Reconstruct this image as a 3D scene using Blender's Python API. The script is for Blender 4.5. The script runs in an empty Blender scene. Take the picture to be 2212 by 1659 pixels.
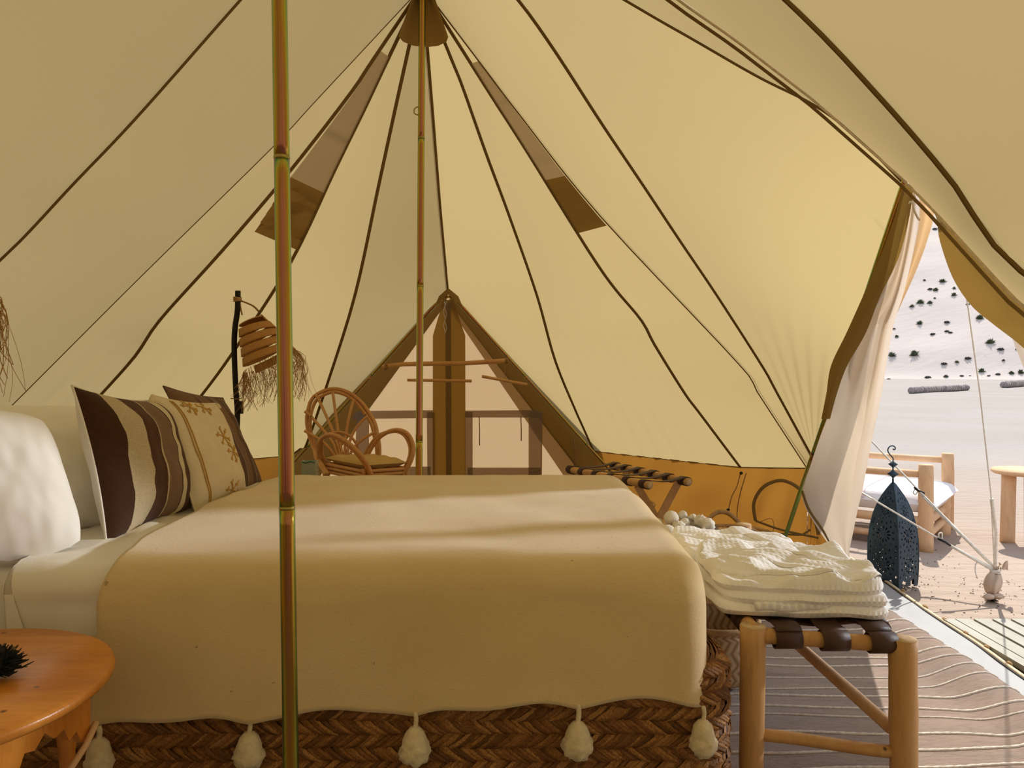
import bpy, bmesh, math, random
from mathutils import Vector, noise
random.seed(7)
PI = math.pi
SC = bpy.context.scene
COL = SC.collection
# ---------------------------------------------------------------- camera
F, CX, HY, CH = 1650.0, 1106.0, 790.0, 1.2
cam_d = bpy.data.cameras.new('camera'); cam = bpy.data.objects.new('camera', cam_d); COL.objects.link(cam)
cam.location = (0, 0, CH); cam.rotation_euler = (PI/2, 0, 0)
cam_d.sensor_width = 36; cam_d.lens = F/2212*36; cam_d.shift_y = (HY-829.5)/2212; cam_d.clip_start = .02; cam_d.clip_end = 1000
SC.camera = cam
# ---------------------------------------------------------------- sky, sun, exposure
world = bpy.data.worlds.new('sky'); SC.world = world; world.use_nodes = True
wn = world.node_tree; bgn = wn.nodes['Background']
bgn.inputs[0].default_value = (.80, .86, 1.0, 1); bgn.inputs[1].default_value = .95
sun_d = bpy.data.lights.new('sun', 'SUN'); sun = bpy.data.objects.new('sun', sun_d); COL.objects.link(sun)
sun_d.energy = 5.0; sun_d.color = (1, .95, .88); sun_d.angle = math.radians(.6)
EL, AZ = math.radians(54), math.radians(25)      # azimuth from +Y towards +X
sdir = Vector((math.cos(EL)*math.sin(AZ), math.cos(EL)*math.cos(AZ), math.sin(EL)))
sun.rotation_euler = sdir.to_track_quat('Z', 'Y').to_euler()
# low lamp standing out on the sand: the photo shows its beam through the open side door on pillow, bed and robes
lamp_d = bpy.data.lights.new('outdoor_lamp', 'SPOT'); lamp_o = bpy.data.objects.new('outdoor_lamp', lamp_d); COL.objects.link(lamp_o)
lamp_o.location = (11.8, 5.3, 3.9); lamp_d.energy = 3900; lamp_d.color = (.93, .96, 1); lamp_d.shadow_soft_size = .3
lamp_d.spot_size = math.radians(12); lamp_d.spot_blend = .6
lamp_o.rotation_euler = (lamp_o.location-Vector((-.2, 2.55, .72))).to_track_quat('Z', 'Y').to_euler()
SC.view_settings.view_transform = 'Standard'; SC.view_settings.look = 'None'
SC.view_settings.gamma = 1; SC.view_settings.use_curve_mapping = False
SC.view_settings.exposure = 0.22
try:
    SC.cycles.use_denoising = True; SC.cycles.denoiser = 'OPENIMAGEDENOISE'
    SC.cycles.max_bounces = 10; SC.cycles.diffuse_bounces = 6; SC.cycles.transmission_bounces = 6
    SC.cycles.transparent_max_bounces = 8; SC.cycles.sample_clamp_indirect = 6
    SC.cycles.use_adaptive_sampling = True; SC.cycles.adaptive_threshold = .01
except Exception: pass

# ---------------------------------------------------------------- helpers
def W(px, py, D): return Vector(((px-CX)*D/F, D, CH-(py-HY)*D/F))
def G(px, py, z=0.0):
    D = (CH-z)*F/(py-HY); return Vector(((px-CX)*D/F, D, z))
def V(*a): return Vector(a)
def nz(p, s=1.0, k=0.0): return noise.noise(Vector((p[0]*s+k, p[1]*s-k, p[2]*s+2*k)))
def lerp(a, b, t): return a+(b-a)*t
def sm(t): t = max(0, min(1, t)); return t*t*(3-2*t)

def wloc(o):
    l = Vector((0, 0, 0))
    while o: l += o.location; o = o.parent
    return l
class MB:
    def __init__(s): s.v = []; s.f = []; s.t = []
    def add(s, vs, fs, uv=None):
        b = len(s.v); s.v += [tuple(v) for v in vs]; s.t += (uv or [(0, 0)]*len(vs))
        s.f += [tuple(i+b for i in f) for f in fs]
        return s
    def grid(s, fn, nu, nv, closeu=False, uvf=None):
        vs = []; uv = []
        for j in range(nv+1):
            for i in range(nu+(0 if closeu else 1)):
                u, v = i/nu, j/nv; vs.append(fn(u, v)); uv.append(uvf(u, v) if uvf else (u, v))
        w = nu if closeu else nu+1; fs = []
        for j in range(nv):
            for i in range(nu):
                k = (i+1) % w; fs.append((j*w+i, j*w+k, (j+1)*w+k, (j+1)*w+i))
        return s.add(vs, fs, uv)
    def box(s, c, d, rz=0, ax=None):
        c = Vector(c); hx, hy, hz = d[0]/2, d[1]/2, d[2]/2
        if ax is None:
            ax = (V(math.cos(rz), math.sin(rz), 0), V(-math.sin(rz), math.cos(rz), 0), V(0, 0, 1))
        vs = [c+ax[0]*(hx*a)+ax[1]*(hy*b)+ax[2]*(hz*e) for e in (-1, 1) for b in (-1, 1) for a in (-1, 1)]
        return s.add(vs, [(0, 2, 3, 1), (4, 5, 7, 6), (0, 1, 5, 4), (2, 6, 7, 3), (0, 4, 6, 2), (1, 3, 7, 5)])
    def tube(s, pts, r, n=8, close=False, flat=None, wob=0, caps=True):
        pts = [Vector(p) for p in pts]; m = len(pts); prev = None; vs = []; uv = []; L = 0
        for i, p in enumerate(pts):
            a = pts[(i-1) % m] if (i > 0 or close) else p; b = pts[(i+1) % m] if (i < m-1 or close) else p
            t = (b-a).normalized()
            if prev is None:
                x = t.cross(V(0, 0, 1)) if abs(t.z) < .9 else t.cross(V(0, 1, 0))
                if flat is not None: x = flat[0] - t*t.dot(flat[0])
                x.normalize()
            else:
                x = prev - t*prev.dot(t); x.normalize()
            prev = x; y = t.cross(x)
            if i: L += (p-pts[i-1]).length
            rr = r[i] if isinstance(r, (list, tuple)) else r
            for k in range(n):
                an = 2*PI*k/n; ra = rr*(1+wob*nz((p.x*3+k*.7, p.y*3, p.z*3+L*2), 3))
                fy = flat[1] if flat is not None else 1
                vs.append(p+x*(math.cos(an)*ra)+y*(math.sin(an)*ra*fy)); uv.append((k/n, L))
        fs = []
        for i in range(m if close else m-1):
            for k in range(n):
                a, b = i*n+k, i*n+(k+1) % n; c, d = ((i+1) % m)*n+(k+1) % n, ((i+1) % m)*n+k
                fs.append((a, b, c, d))
        if not close and caps: fs += [tuple(range(n-1, -1, -1)), tuple((m-1)*n+k for k in range(n))]
        return s.add(vs, fs, uv)
    def lathe(s, c, prof, n=24, ax=None, rf=None):
        c = Vector(c); ax = ax or (V(1, 0, 0), V(0, 1, 0), V(0, 0, 1)); vs = []; uv = []
        for j, (r, z) in enumerate(prof):
            for k in range(n):
                a = 2*PI*k/n; q = r*(rf(a, j/(len(prof)-1)) if rf else 1)
                vs.append(c+ax[0]*(q*math.cos(a))+ax[1]*(q*math.sin(a))+ax[2]*z); uv.append((k/n, j/(len(prof)-1)))
        fs = [(j*n+k, j*n+(k+1) % n, (j+1)*n+(k+1) % n, (j+1)*n+k) for j in range(len(prof)-1) for k in range(n)]
        if prof[0][0] > 1e-4: fs.append(tuple(range(n-1, -1, -1)))
        if prof[-1][0] > 1e-4: fs.append(tuple((len(prof)-1)*n+k for k in range(n)))
        return s.add(vs, fs, uv)
    def ball(s, c, r, n=16, lump=0, sc=(1, 1, 1), fr=6):
        c = Vector(c)
        def fn(u, v):
            th, ph = 2*PI*u, PI*v
            d = V(math.sin(ph)*math.cos(th), math.sin(ph)*math.sin(th), -math.cos(ph))
            q = r*(1+lump*noise.noise(d*fr+c*31)); return c+V(d.x*q*sc[0], d.y*q*sc[1], d.z*q*sc[2])
        return s.grid(fn, n, max(6, n//2), closeu=True)
    def build(s, name, m, parent=None, smooth=True, solid=0, **props):
        off = wloc(parent) if parent else Vector((0, 0, 0))
        if parent is None and props.get('at') is not None: off = Vector(props['at'])
        props.pop('at', None)
        me = bpy.data.meshes.new(name)
        me.from_pydata([(v[0]-off.x, v[1]-off.y, v[2]-off.z) for v in s.v], [], s.f)
        uvl = me.uv_layers.new(name='UVMap')
        idx = [0]*len(me.loops); me.loops.foreach_get('vertex_index', idx)
        flat = []
        for i in idx: flat += s.t[i]
        uvl.data.foreach_set('uv', flat)
        if smooth: me.polygons.foreach_set('use_smooth', [True]*len(me.polygons))
        me.materials.append(m); me.validate(); me.update()
        o = bpy.data.objects.new(name, me); COL.objects.link(o)
        if parent: o.parent = parent
        else: o.location = off
        if solid:
            md = o.modifiers.new('solid', 'SOLIDIFY'); md.thickness = solid; md.offset = 0
        for k, v in props.items(): o[k] = v
        return o
def thing(name, loc, label=None, cat=None, group=None, kind=None):
    o = bpy.data.objects.new(name, None); COL.objects.link(o); o.location = loc
    o.empty_display_size = .05
    if label: o['label'] = label
    if cat: o['category'] = cat
    if group: o['group'] = group
    if kind: o['kind'] = kind
    return o
def copy_tree(o, parent=None):
    c = o.copy(); COL.objects.link(c)
    if parent: c.parent = parent
    for ch in list(o.children): copy_tree(ch, c)
    return c
def cat_rom(pts, n=8, close=False):
    pts = [Vector(p) for p in pts]; m = len(pts); out = []
    for i in range(m if close else m-1):
        if close: p0, p1, p2, p3 = pts[(i-1) % m], pts[i], pts[(i+1) % m], pts[(i+2) % m]
        else: p0, p1, p2, p3 = pts[max(0, i-1)], pts[i], pts[i+1], pts[min(m-1, i+2)]
        for k in range(n):
            t = k/n
            out.append(.5*((2*p1)+(p2-p0)*t+(2*p0-5*p1+4*p2-p3)*t*t+(3*p1-p0-3*p2+p3)*t**3))
    if not close: out.append(pts[-1])
    return out
def resample(pts, n):
    L = [0]
    for a, b in zip(pts, pts[1:]): L.append(L[-1]+(b-a).length)
    out = []; j = 0
    for i in range(n+1):
        d = L[-1]*i/n
        while j < len(L)-2 and L[j+1] < d: j += 1
        out.append(lerp(pts[j], pts[j+1], (d-L[j])/max(1e-9, L[j+1]-L[j])))
    return out

# ---------------------------------------------------------------- materials
class NT:
    def __init__(s, name):
        s.m = bpy.data.materials.new(name); s.m.use_nodes = True; s.t = s.m.node_tree; s.t.nodes.clear()
        s.out = s.n('ShaderNodeOutputMaterial')
    def n(s, ty, **k):
        x = s.t.nodes.new(ty)
        for a, b in k.items():
            if a.startswith('i_'):
                key = a[2:]; key = int(key) if key.isdigit() else key.replace('_', ' ')
                x.inputs[key].default_value = b
            else: setattr(x, a, b)
        return x
    def l(s, a, b): s.t.links.new(a, b)
    def co(s, kind='Object', scale=(1, 1, 1), rot=(0, 0, 0)):
        c = s.n('ShaderNodeTexCoord'); mp = s.n('ShaderNodeMapping')
        mp.inputs['Scale'].default_value = scale; mp.inputs['Rotation'].default_value = rot
        s.l(c.outputs[kind], mp.inputs[0]); return mp.outputs[0]
    def noise(s, vec, scale, detail=3, rough=.55):
        x = s.n('ShaderNodeTexNoise'); x.inputs['Scale'].default_value = scale
        x.inputs['Detail'].default_value = detail; x.inputs['Roughness'].default_value = rough
        s.l(vec, x.inputs['Vector']); return x.outputs[0]
    def ramp(s, fac, stops, interp='LINEAR'):
        x = s.n('ShaderNodeValToRGB'); x.color_ramp.interpolation = interp; e = x.color_ramp.elements
        while len(e) < len(stops): e.new(.5)
        for i, (p, c) in enumerate(stops): e[i].position = p; e[i].color = (*c, 1)
        s.l(fac, x.inputs[0]); return x.outputs[0]
    def mix(s, a, b, fac, ty='MIX'):
        x = s.n('ShaderNodeMix', data_type='RGBA', blend_type=ty)
        for k, v in ((0, fac), (6, a), (7, b)):
            if isinstance(v, (int, float)): x.inputs[k].default_value = v
            elif isinstance(v, tuple): x.inputs[k].default_value = (*v, 1)
            else: s.l(v, x.inputs[k])
        return x.outputs[2]
    def math(s, op, a, b=None):
        x = s.n('ShaderNodeMath', operation=op)
        for k, v in ((0, a), (1, b)):
            if v is None: continue
            if isinstance(v, (int, float)): x.inputs[k].default_value = v
            else: s.l(v, x.inputs[k])
        return x.outputs[0]
    def bump(s, h, dist=.002, st=.5):
        x = s.n('ShaderNodeBump'); x.inputs['Strength'].default_value = st; x.inputs['Distance'].default_value = dist
        s.l(h, x.inputs['Height']); return x.outputs[0]
    def pbr(s, color, rough=.7, metal=0, normal=None, spec=.3, sheen=0):
        x = s.n('ShaderNodeBsdfPrincipled')
        for k, v in (('Base Color', color), ('Roughness', rough)):
            if isinstance(v, tuple): x.inputs[k].default_value = (*v, 1)
            elif isinstance(v, (int, float)): x.inputs[k].default_value = v
            else: s.l(v, x.inputs[k])
        x.inputs['Metallic'].default_value = metal; x.inputs['Specular IOR Level'].default_value = spec
        x.inputs['Sheen Weight'].default_value = sheen
        if normal: s.l(normal, x.inputs['Normal'])
        s.l(x.outputs[0], s.out.inputs[0]); return x
def simple(name, c1, c2=None, rough=.7, scale=8, stretch=(1, 1, 1), bump=0, bscale=None, metal=0, spec=.3, sheen=0, coord='Object'):
    t = NT(name); co = t.co(coord, stretch); c2 = c2 or tuple(x*.75 for x in c1)
    nv = t.noise(co, scale, 4); col = t.ramp(nv, [(.3, c1), (.7, c2)])
    nr = t.bump(t.noise(t.co(coord, stretch), bscale or scale*4, 3), bump, .6) if bump else None
    t.pbr(col, rough, metal, nr, spec, sheen); return t.m
def canvas(name, ct, cr, k=.5, scale=60, bump=.0008, stain=.1):
    """cloth that lets light through: diffuse + translucent"""
    t = NT(name); co = t.co()
    w = t.noise(t.co('Object', (1, 1, 1)), 420, 2); big = t.noise(co, 1.6, 4); fine = t.noise(co, scale, 3)
    f = t.math('ADD', t.math('MULTIPLY', big, stain), t.math('MULTIPLY', fine, stain*.6))
    dark = tuple(x*.62 for x in ct); dr = tuple(x*.62 for x in cr)
    a = t.mix(ct, dark, f); b = t.mix(cr, dr, f)
    nr = t.bump(w, bump, .35)
    d = t.n('ShaderNodeBsdfDiffuse'); tr = t.n('ShaderNodeBsdfTranslucent'); mx = t.n('ShaderNodeMixShader', i_0=k)
    t.l(b, d.inputs[0]); t.l(a, tr.inputs[0]); t.l(nr, d.inputs['Normal'])
    t.l(d.outputs[0], mx.inputs[1]); t.l(tr.outputs[0], mx.inputs[2]); t.l(mx.outputs[0], t.out.inputs[0])
    return t.m
def wood(name, c1, c2, scale=3, stretch=(1, 1, 12), rough=.55, knots=True, spec=.3):
    t = NT(name); co = t.co('Object', stretch)
    w = t.noise(co, scale, 5, .6); g = t.noise(co, scale*9, 4)
    col = t.ramp(w, [(.25, c1), (.75, c2)])
    col = t.mix(col, tuple(x*.6 for x in c2), t.math('MULTIPLY', t.ramp(g, [(.5, (0, 0, 0)), (.75, (1, 1, 1))]), .35))
    if knots:
        k = t.n('ShaderNodeTexVoronoi'); k.inputs['Scale'].default_value = 9; t.l(t.co('Object', (1, 1, .8)), k.inputs['Vector'])
        col = t.mix(col, (.05, .02, .01), t.ramp(k.outputs[0], [(.03, (.9, .9, .9)), (.07, (0, 0, 0))]))
    t.pbr(col, rough, 0, t.bump(g, .0015, .4), spec); return t.m

M_canvas = canvas('canvas_roof', (.43, .334, .152), (.40, .26, .085), .5)
M_wall = canvas('canvas_wall', (.44, .20, .03), (.34, .18, .045), .42)
M_thick = canvas('canvas_double', (.30, .17, .045), (.34, .23, .09), .4)
M_seam = canvas('seam_tape', (.30, .19, .06), (.26, .17, .06), .3)
M_doorpale = canvas('door_panel_cloth', (.44, .31, .17), (.48, .33, .15), .5)
M_doorgrey = canvas('door_shadow_band', (.42, .30, .20), (.40, .30, .20), .45)  # greyer cloth colour standing for shadows of the layers behind the door
M_flapwhite = canvas('flap_cloth', (.70, .58, .44), (.78, .70, .60), .3)
M_flaptan = canvas('flap_cloth_tan', (.52, .34, .17), (.62, .45, .26), .5)
M_flapbrown = canvas('flap_cloth_brown', (.20, .115, .025), (.30, .20, .06), .4)
M_zip = canvas('zip_flap_cloth', (.40, .25, .06), (.36, .22, .06), .45)
M_mesh = canvas('vent_mesh', (.68, .56, .46), (.5, .42, .34), .5)
M_hem = simple('hem_cord', (.75, .62, .42), rough=.9, scale=60)

def iri(name):
    t = NT(name)
    tc = t.co('UV', (1, 1, 1)); sx = t.n('ShaderNodeSeparateXYZ'); t.l(tc, sx.inputs[0])
    n1 = t.noise(t.co('UV', (.5, 1.1, 1)), 1.6, 3, .6); n2 = t.noise(t.co('Object', (60, 60, 1.2)), 1.2, 2)
    lw = t.n('ShaderNodeLayerWeight', i_0=.5)
    f = t.math('ADD', t.math('MULTIPLY', n1, .55), t.math('MULTIPLY', lw.outputs[1], .75))
    f = t.math('ADD', f, t.math('MULTIPLY', n2, .22))
    col = t.ramp(f, [(.26, (.34, .13, .07)), (.38, (.46, .19, .15)), (.48, (.42, .22, .05)), (.58, (.50, .36, .06)), (.7, (.46, .50, .08)),
                     (.82, (.20, .42, .14)), (.92, (.16, .38, .30)), (1, (.50, .30, .34))])
    t.pbr(col, .27, 1.0, t.bump(t.noise(t.co('Object', (1, 1, .1)), 300, 2), .0003, .2)); return t.m
M_iri = iri('zinc_passivated_steel')
M_ferrule = simple('pole_joint_metal', (.45, .36, .12), (.3, .3, .1), .3, 20, metal=1)

def sandmat():
    t = NT('sand'); co = t.co('Object'); big = t.noise(co, .35, 5); fine = t.noise(co, 260, 2)
    col = t.ramp(big, [(.3, (.41, .325, .26)), (.7, (.35, .26, .20))])
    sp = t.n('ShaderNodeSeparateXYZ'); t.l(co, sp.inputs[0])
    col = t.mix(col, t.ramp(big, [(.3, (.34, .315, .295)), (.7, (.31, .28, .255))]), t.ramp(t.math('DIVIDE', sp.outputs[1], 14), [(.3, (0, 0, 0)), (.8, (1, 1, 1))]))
    col = t.mix(col, (.42, .28, .18), t.ramp(fine, [(.62, (0, 0, 0)), (.8, (.5, .5, .5))]))
    h = t.math('ADD', t.math('MULTIPLY', t.noise(t.co('Object', (1, 2.6, 1), (0, 0, .25)), 5, 5, .55), 1.0), t.math('MULTIPLY', fine, .03))
    t.pbr(col, .95, 0, t.bump(h, .05, .7), .1); return t.m
M_sand = sandmat()
def dunemat():
    t = NT('dune_sand'); co = t.co('Object'); big = t.noise(co, .03, 4)
    col = t.ramp(big, [(.3, (.55, .495, .455)), (.7, (.50, .44, .40))])
    sp = t.noise(co, 1.3, 3); col = t.mix(col, (.36, .30, .22), t.ramp(sp, [(.70, (0, 0, 0)), (.76, (.5, .5, .5))]))
    h = t.noise(t.co('Object', (.6, 1.2, 1), (0, 0, .3)), 1.1, 5)
    t.pbr(col, .95, 0, t.bump(h, .12, .5), .1); return t.m
M_dune = dunemat()
M_sheet = simple('groundsheet', (.36, .365, .365), (.32, .32, .32), .55, 3, bump=.01, bscale=5)
M_black = simple('black_plastic', (.012, .012, .012), rough=.4, scale=20)
M_dblack = simple('charred_black_wood', (.02, .016, .013), (.008, .007, .006), .7, 30, bump=.002)
M_white = simple('white_cotton', (.88, .85, .78), (.84, .80, .72), .85, 3, bump=.004, bscale=14, sheen=.2)
M_whiteP = simple('pillow_cotton', (.92, .91, .89), (.89, .87, .84), .85, 3, bump=.0015, bscale=7, sheen=.2)
def blanketmat():
    t = NT('wool_blanket'); co = t.co('Object')
    f = t.noise(t.co('Object', (1, 3, 3)), 90, 4, .7); b = t.noise(co, 3, 3)
    col = t.ramp(b, [(.3, (.80, .63, .35)), (.7, (.73, .55, .28))])
    col = t.mix(col, (.55, .44, .26), t.ramp(f, [(.55, (0, 0, 0)), (.8, (.6, .6, .6))]))
    sp = t.noise(co, 55, 1); col = t.mix(col, (.35, .25, .14), t.ramp(sp, [(.77, (0, 0, 0)), (.8, (.7, .7, .7))]))
    t.pbr(col, .95, 0, t.bump(f, .003, .55), .1, .5); return t.m
M_blanket = blanketmat()
M_wool = simple('cream_wool', (.78, .68, .47), (.66, .55, .34), .95, 60, bump=.004, bscale=120, sheen=.3)
M_woolw = simple('white_wool', (.84, .80, .70), (.72, .66, .54), .95, 70, bump=.004, bscale=160, sheen=.3)
M_straw = simple('palm_straw', (.34, .155, .045), (.17, .075, .02), .7, 26, (1, 1, 1), bump=.002, bscale=220)
M_strawl = simple('pale_straw', (.55, .36, .16), (.36, .20, .08), .75, 30, bump=.002, bscale=200)
M_strawcore = simple('dark_straw', (.10, .05, .02), (.06, .03, .012), .9, 20)  # dark brown straw for the bed base core and the basket by the rack
M_fringe = simple('palm_fibre', (.48, .28, .10), (.36, .19, .06), .7, 20)
M_log = wood('peeled_log', (.66, .40, .17), (.50, .26, .09), 3, (2, 2, .35))
M_logH = wood('peeled_log_flat', (.62, .36, .14), (.48, .25, .09), 3, (.5, .5, 3))
M_logout = wood('sun_bleached_log', (.72, .48, .28), (.60, .36, .19), 3, (1.5, 1.5, .4), .7)
M_logend = simple('log_end_grain', (.70, .52, .32), (.55, .38, .2), .8, 40)
M_table = wood('varnished_table_wood', (.76, .32, .05), (.52, .17, .022), 2.2, (1, 6, 2), .3, True, .5)
M_rattan = wood('rattan_cane', (.62, .34, .12), (.48, .22, .07), 5, (1, 1, 1), .4, True, .45)
M_leather = simple('brown_leather_strap', (.075, .035, .022), (.045, .02, .013), .55, 12, bump=.001, bscale=60, spec=.4)
M_cushion = simple('ochre_seat_cotton', (.60, .42, .17), (.52, .35, .13), .9, 6, bump=.003, bscale=30)
M_lantern = simple('painted_lantern_metal', (.045, .075, .10), (.03, .05, .07), .5, 18, metal=.3, bump=.0008, bscale=60)
M_rope = simple('white_guy_rope', (.85, .80, .70), rough=.9, scale=60)
M_bag = simple('sandbag_cloth', (.62, .48, .36), (.48, .35, .26), .9, 14, bump=.006, bscale=30)
M_deck = wood('weathered_deck_wood', (.44, .43, .37), (.34, .32, .27), 3, (4, .5, 1), .8, False)
M_matt = simple('daybed_cover', (.80, .79, .80), (.74, .73, .75), .9, 4, bump=.006, bscale=12)
M_redtrim = simple('coral_band', (.72, .28, .22), (.66, .24, .2), .9, 10)
M_twine = simple('brown_twine', (.34, .20, .08), (.25, .14, .05), .9, 50)
def strawb():
    t = NT('palm_straw_strands'); uv = t.co('UV'); s_ = t.n('ShaderNodeSeparateXYZ'); t.l(uv, s_.inputs[0])
    col = t.ramp(s_.outputs[0], [(0, (.13, .055, .015)), (.4, (.27, .115, .032)), (.8, (.40, .19, .055)), (1, (.48, .25, .09))])
    st_ = t.noise(t.co('Object', (1, 1, 1)), 190, 3); col = t.mix(col, (.06, .025, .008), t.math('MULTIPLY', t.ramp(st_, [(.4, (0, 0, 0)), (.75, (1, 1, 1))]), .7))
    t.pbr(col, .65, 0, t.bump(st_, .003, .7), .3); return t.m
M_strawb = strawb()
def glassmat():
    t = NT('frame_glass'); x = t.pbr((.55, .68, .58), .08, 0, None, .6); x.inputs['Transmission Weight'].default_value = .55; return t.m
M_glass = glassmat()
def weave(name, c1, c2, sx, sy, dist=.002):
    """braided straw relief in UV space"""
    t = NT(name); uv = t.co('UV', (sx, sy, 1))
    s = t.n('ShaderNodeSeparateXYZ'); t.l(uv, s.inputs[0])
    fy = t.math('FRACT', s.outputs[1]); tri = t.math('ABSOLUTE', t.math('SUBTRACT', fy, .5))
    ph = t.math('ADD', s.outputs[0], t.math('MULTIPLY', tri, 1.6))
    w = t.math('ABSOLUTE', t.math('SUBTRACT', t.math('FRACT', ph), .5))
    col = t.ramp(w, [(.05, c2), (.35, c1)]); nn = t.noise(t.co('Object'), 40, 3)
    col = t.mix(col, c2, t.math('MULTIPLY', nn, .5))
    t.pbr(col, .8, 0, t.bump(w, dist, .9), .2); return t.m
M_weave = weave('woven_palm', (.62, .34, .11), (.34, .16, .05), 60, 4)
M_weavel = weave('woven_basket', (.62, .46, .28), (.30, .18, .08), 36, 9)
def waffle():
    t = NT('waffle_cotton'); uv = t.co('UV', (1, 1, 1)); s = t.n('ShaderNodeSeparateXYZ'); t.l(uv, s.inputs[0])
    a = t.math('ABSOLUTE', t.math('SINE', t.math('MULTIPLY', s.outputs[0], 150))); b = t.math('ABSOLUTE', t.math('SINE', t.math('MULTIPLY', s.outputs[1], 150)))
    h = t.math('MAXIMUM', a, b); n = t.noise(t.co(), 4, 2)
    t.pbr(t.ramp(n, [(.3, (.93, .92, .91)), (.7, (.90, .89, .88))]), .9, 0, t.bump(h, .004, .5), .15, .2); return t.m
M_waffle = waffle()

# ================================================================= SETTING
# ---- tent skeleton: two poles, ridge between them, seams fan out
A = V(-.50, 1.70, 3.02); B = V(-.425, 3.62, 3.0); Mr = V(-.474, 2.67, 3.0); R = 2.5; EZ = .52
def eave(P, deg, r=R, z=EZ): a = math.radians(deg); return V(P.x+r*math.sin(a), P.y+r*math.cos(a), z)
def seam(P, deg, pix, end):
    a = math.radians(deg); c, s = math.cos(a), math.sin(a); out = [P.copy()]
    for x, y in pix:
        u = (x-CX)/F; out.append(W(x, y, (P.x*c-P.y*s)/(u*c-s)))
    out.insert(1, lerp(out[0], out[1], .7)); out.append(lerp(out[-1], end, .25)); out.append(end); return cat_rom(out, 5)
L1 = seam(B, -90, [(585, 320), (300, 600), (0, 900)], eave(B, -90))
L2 = seam(B, -74, [(754, 204), (623, 372), (480, 540), (345, 690), (290, 770), (205, 865)], eave(B, -74))
L3 = seam(B, -55, [(785, 239), (723, 366), (625, 571), (500, 765), (430, 860)], eave(B, -55))
E4 = eave(B, -30); E6 = W(1283, 975, 6.05)
L4 = seam(B, -30, [(851, 247), (816, 409), (766, 640), (705, 835), (662, 960)], E4)
AP2 = W(968, 636, 5.45)
S5 = [B.copy(), W(935, 250, 4.21), W(950, 440, 4.74), AP2]
S6 = seam(B, 23.8, [(1000, 187), (1052, 335), (1101, 467), (1161, 640), (1200, 780), (1245, 890)], E6)
E7 = W(1600, 1010, 5.1)
S7 = seam(B, 52.9, [(1067, 214), (1140, 328), (1300, 584), (1385, 690), (1415, 745), (1480, 850)], E7)
E8 = W(1744, 1012, 4.84)
S8 = seam(B, 62, [(1117, 239), (1300, 469), (1600, 790)], E8)
E9 = W(1762, 1000, 4.85)
S9 = seam(Mr, 46.8, [(1122, 0), (1202, 112), (1300, 264), (1391, 400), (1473, 524), (1551, 640), (1650, 795)], E9)
AP1 = W(1952, 392, 2.86)
S10 = cat_rom([Mr.copy(), W(1356, 0, 2.73), W(1498, 82, 2.75), W(1642, 165, 2.78), W(1766, 228, 2.81), W(1860, 300, 2.83), AP1], 5)
LEGR = [W(1955, 388, 2.68), W(2019, 453, 2.62), W(2190, 640, 2.33), V(1.72, 1.7, .86), V(1.88, 1.12, .32)]
SF = [W(718, -598, 2.14), W(1471, 0, 2.4), W(1589, 82, 2.47), W(1766, 219, 2.56)] + LEGR
E11 = V(2.02, 1.0, .5)
S11 = seam(A, 105.6, [(1708, 0), (1890, 188), (2063, 388), (2212, 583)], E11)
ML = seam(Mr, -90, [(515, 0), (291, 253), (154, 397), (58, 501), (0, 558)], V(-2.9, 2.67, EZ))
AL = [A.copy(), V(-1.7, 1.7, 1.72), V(-2.9, 1.7, EZ)]
AN = V(-.50, -2.2, 1.72)
def near(deg): e = eave(A, deg, 4.2); return [A.copy(), lerp(A, e, .5)-V(0, 0, .05), e]
N1, N2, N4, N5 = near(143), near(160), near(200), near(224)
N3 = [A.copy(), AN]

ceiling = thing('ceiling', (0, 0, 0), kind='structure')
CEN = V(-.45, 2.7, 1.2)
def panel(c1, c2, parent, name='canvas_panel', nu=26, nv=44, sag=.02, rip=.006, fr=9, m=None, seed=0):
    a = resample(c1, nv); b = resample(c2, nv)
    def fn(u, v):
        j = min(nv, int(round(v*nv))); p = lerp(a[j], b[j], u); w = (a[j]-b[j]).length
        d = (CEN-p).normalized(); s = 4*u*(1-u)
        q = sag*s*min(1, w)*math.sin(PI*min(1, v*1.1))
        q += rip*s*(sm((v-.45)/.5)**2)*math.sin(fr*u*PI+v*9+seed)*min(1, w)*(1+.6*nz(p, 2, seed))
        q += .006*s*nz(p, 1.3, seed+5)
        return p+d*q
    return MB().grid(fn, nu, nv).build(name, m or M_canvas, parent)
legL2 = [AP2, E4]; legR2 = [AP2, E6]
panel(AL, ML, ceiling, seed=1)
panel(ML, L1, ceiling, seed=2, rip=.004)
panel(L1, L2, ceiling, seed=3, rip=.012, fr=6)
panel(L2, L3, ceiling, seed=4, rip=.014, fr=7)
panel(L3, L4, ceiling, seed=5, rip=.006)
panel(L4, S5+[E4], ceiling, seed=6, rip=.004)
panel(S5+[E6], S6, ceiling, seed=7, rip=.006)
panel(S6, S7, ceiling, seed=8, rip=.02, fr=17)
panel(S7, S8, ceiling, seed=9, rip=.004, fr=4)
RB = resample([B, Mr], 6)
panel(S8, S9, ceiling, seed=10, rip=.006, fr=7)
panel(S9, S10+[lerp(AP1, E9, .4), E9], ceiling, seed=11, rip=.022, fr=13, nu=44)
panel(S10, SF[:4]+[LEGR[0]], ceiling, seed=12, rip=0, sag=0)
panel(SF, S11, ceiling, seed=13, rip=.002, sag=.01)
panel(S11, N1, ceiling, seed=14, rip=.004)
panel(N1, N2, ceiling, seed=15); panel(N2, N3+[N2[-1]], ceiling, seed=16)
panel(N3+[N4[-1]], N4, ceiling, seed=17); panel(N4, N5, ceiling, seed=18); panel(N5, AL, ceiling, seed=19)
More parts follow.
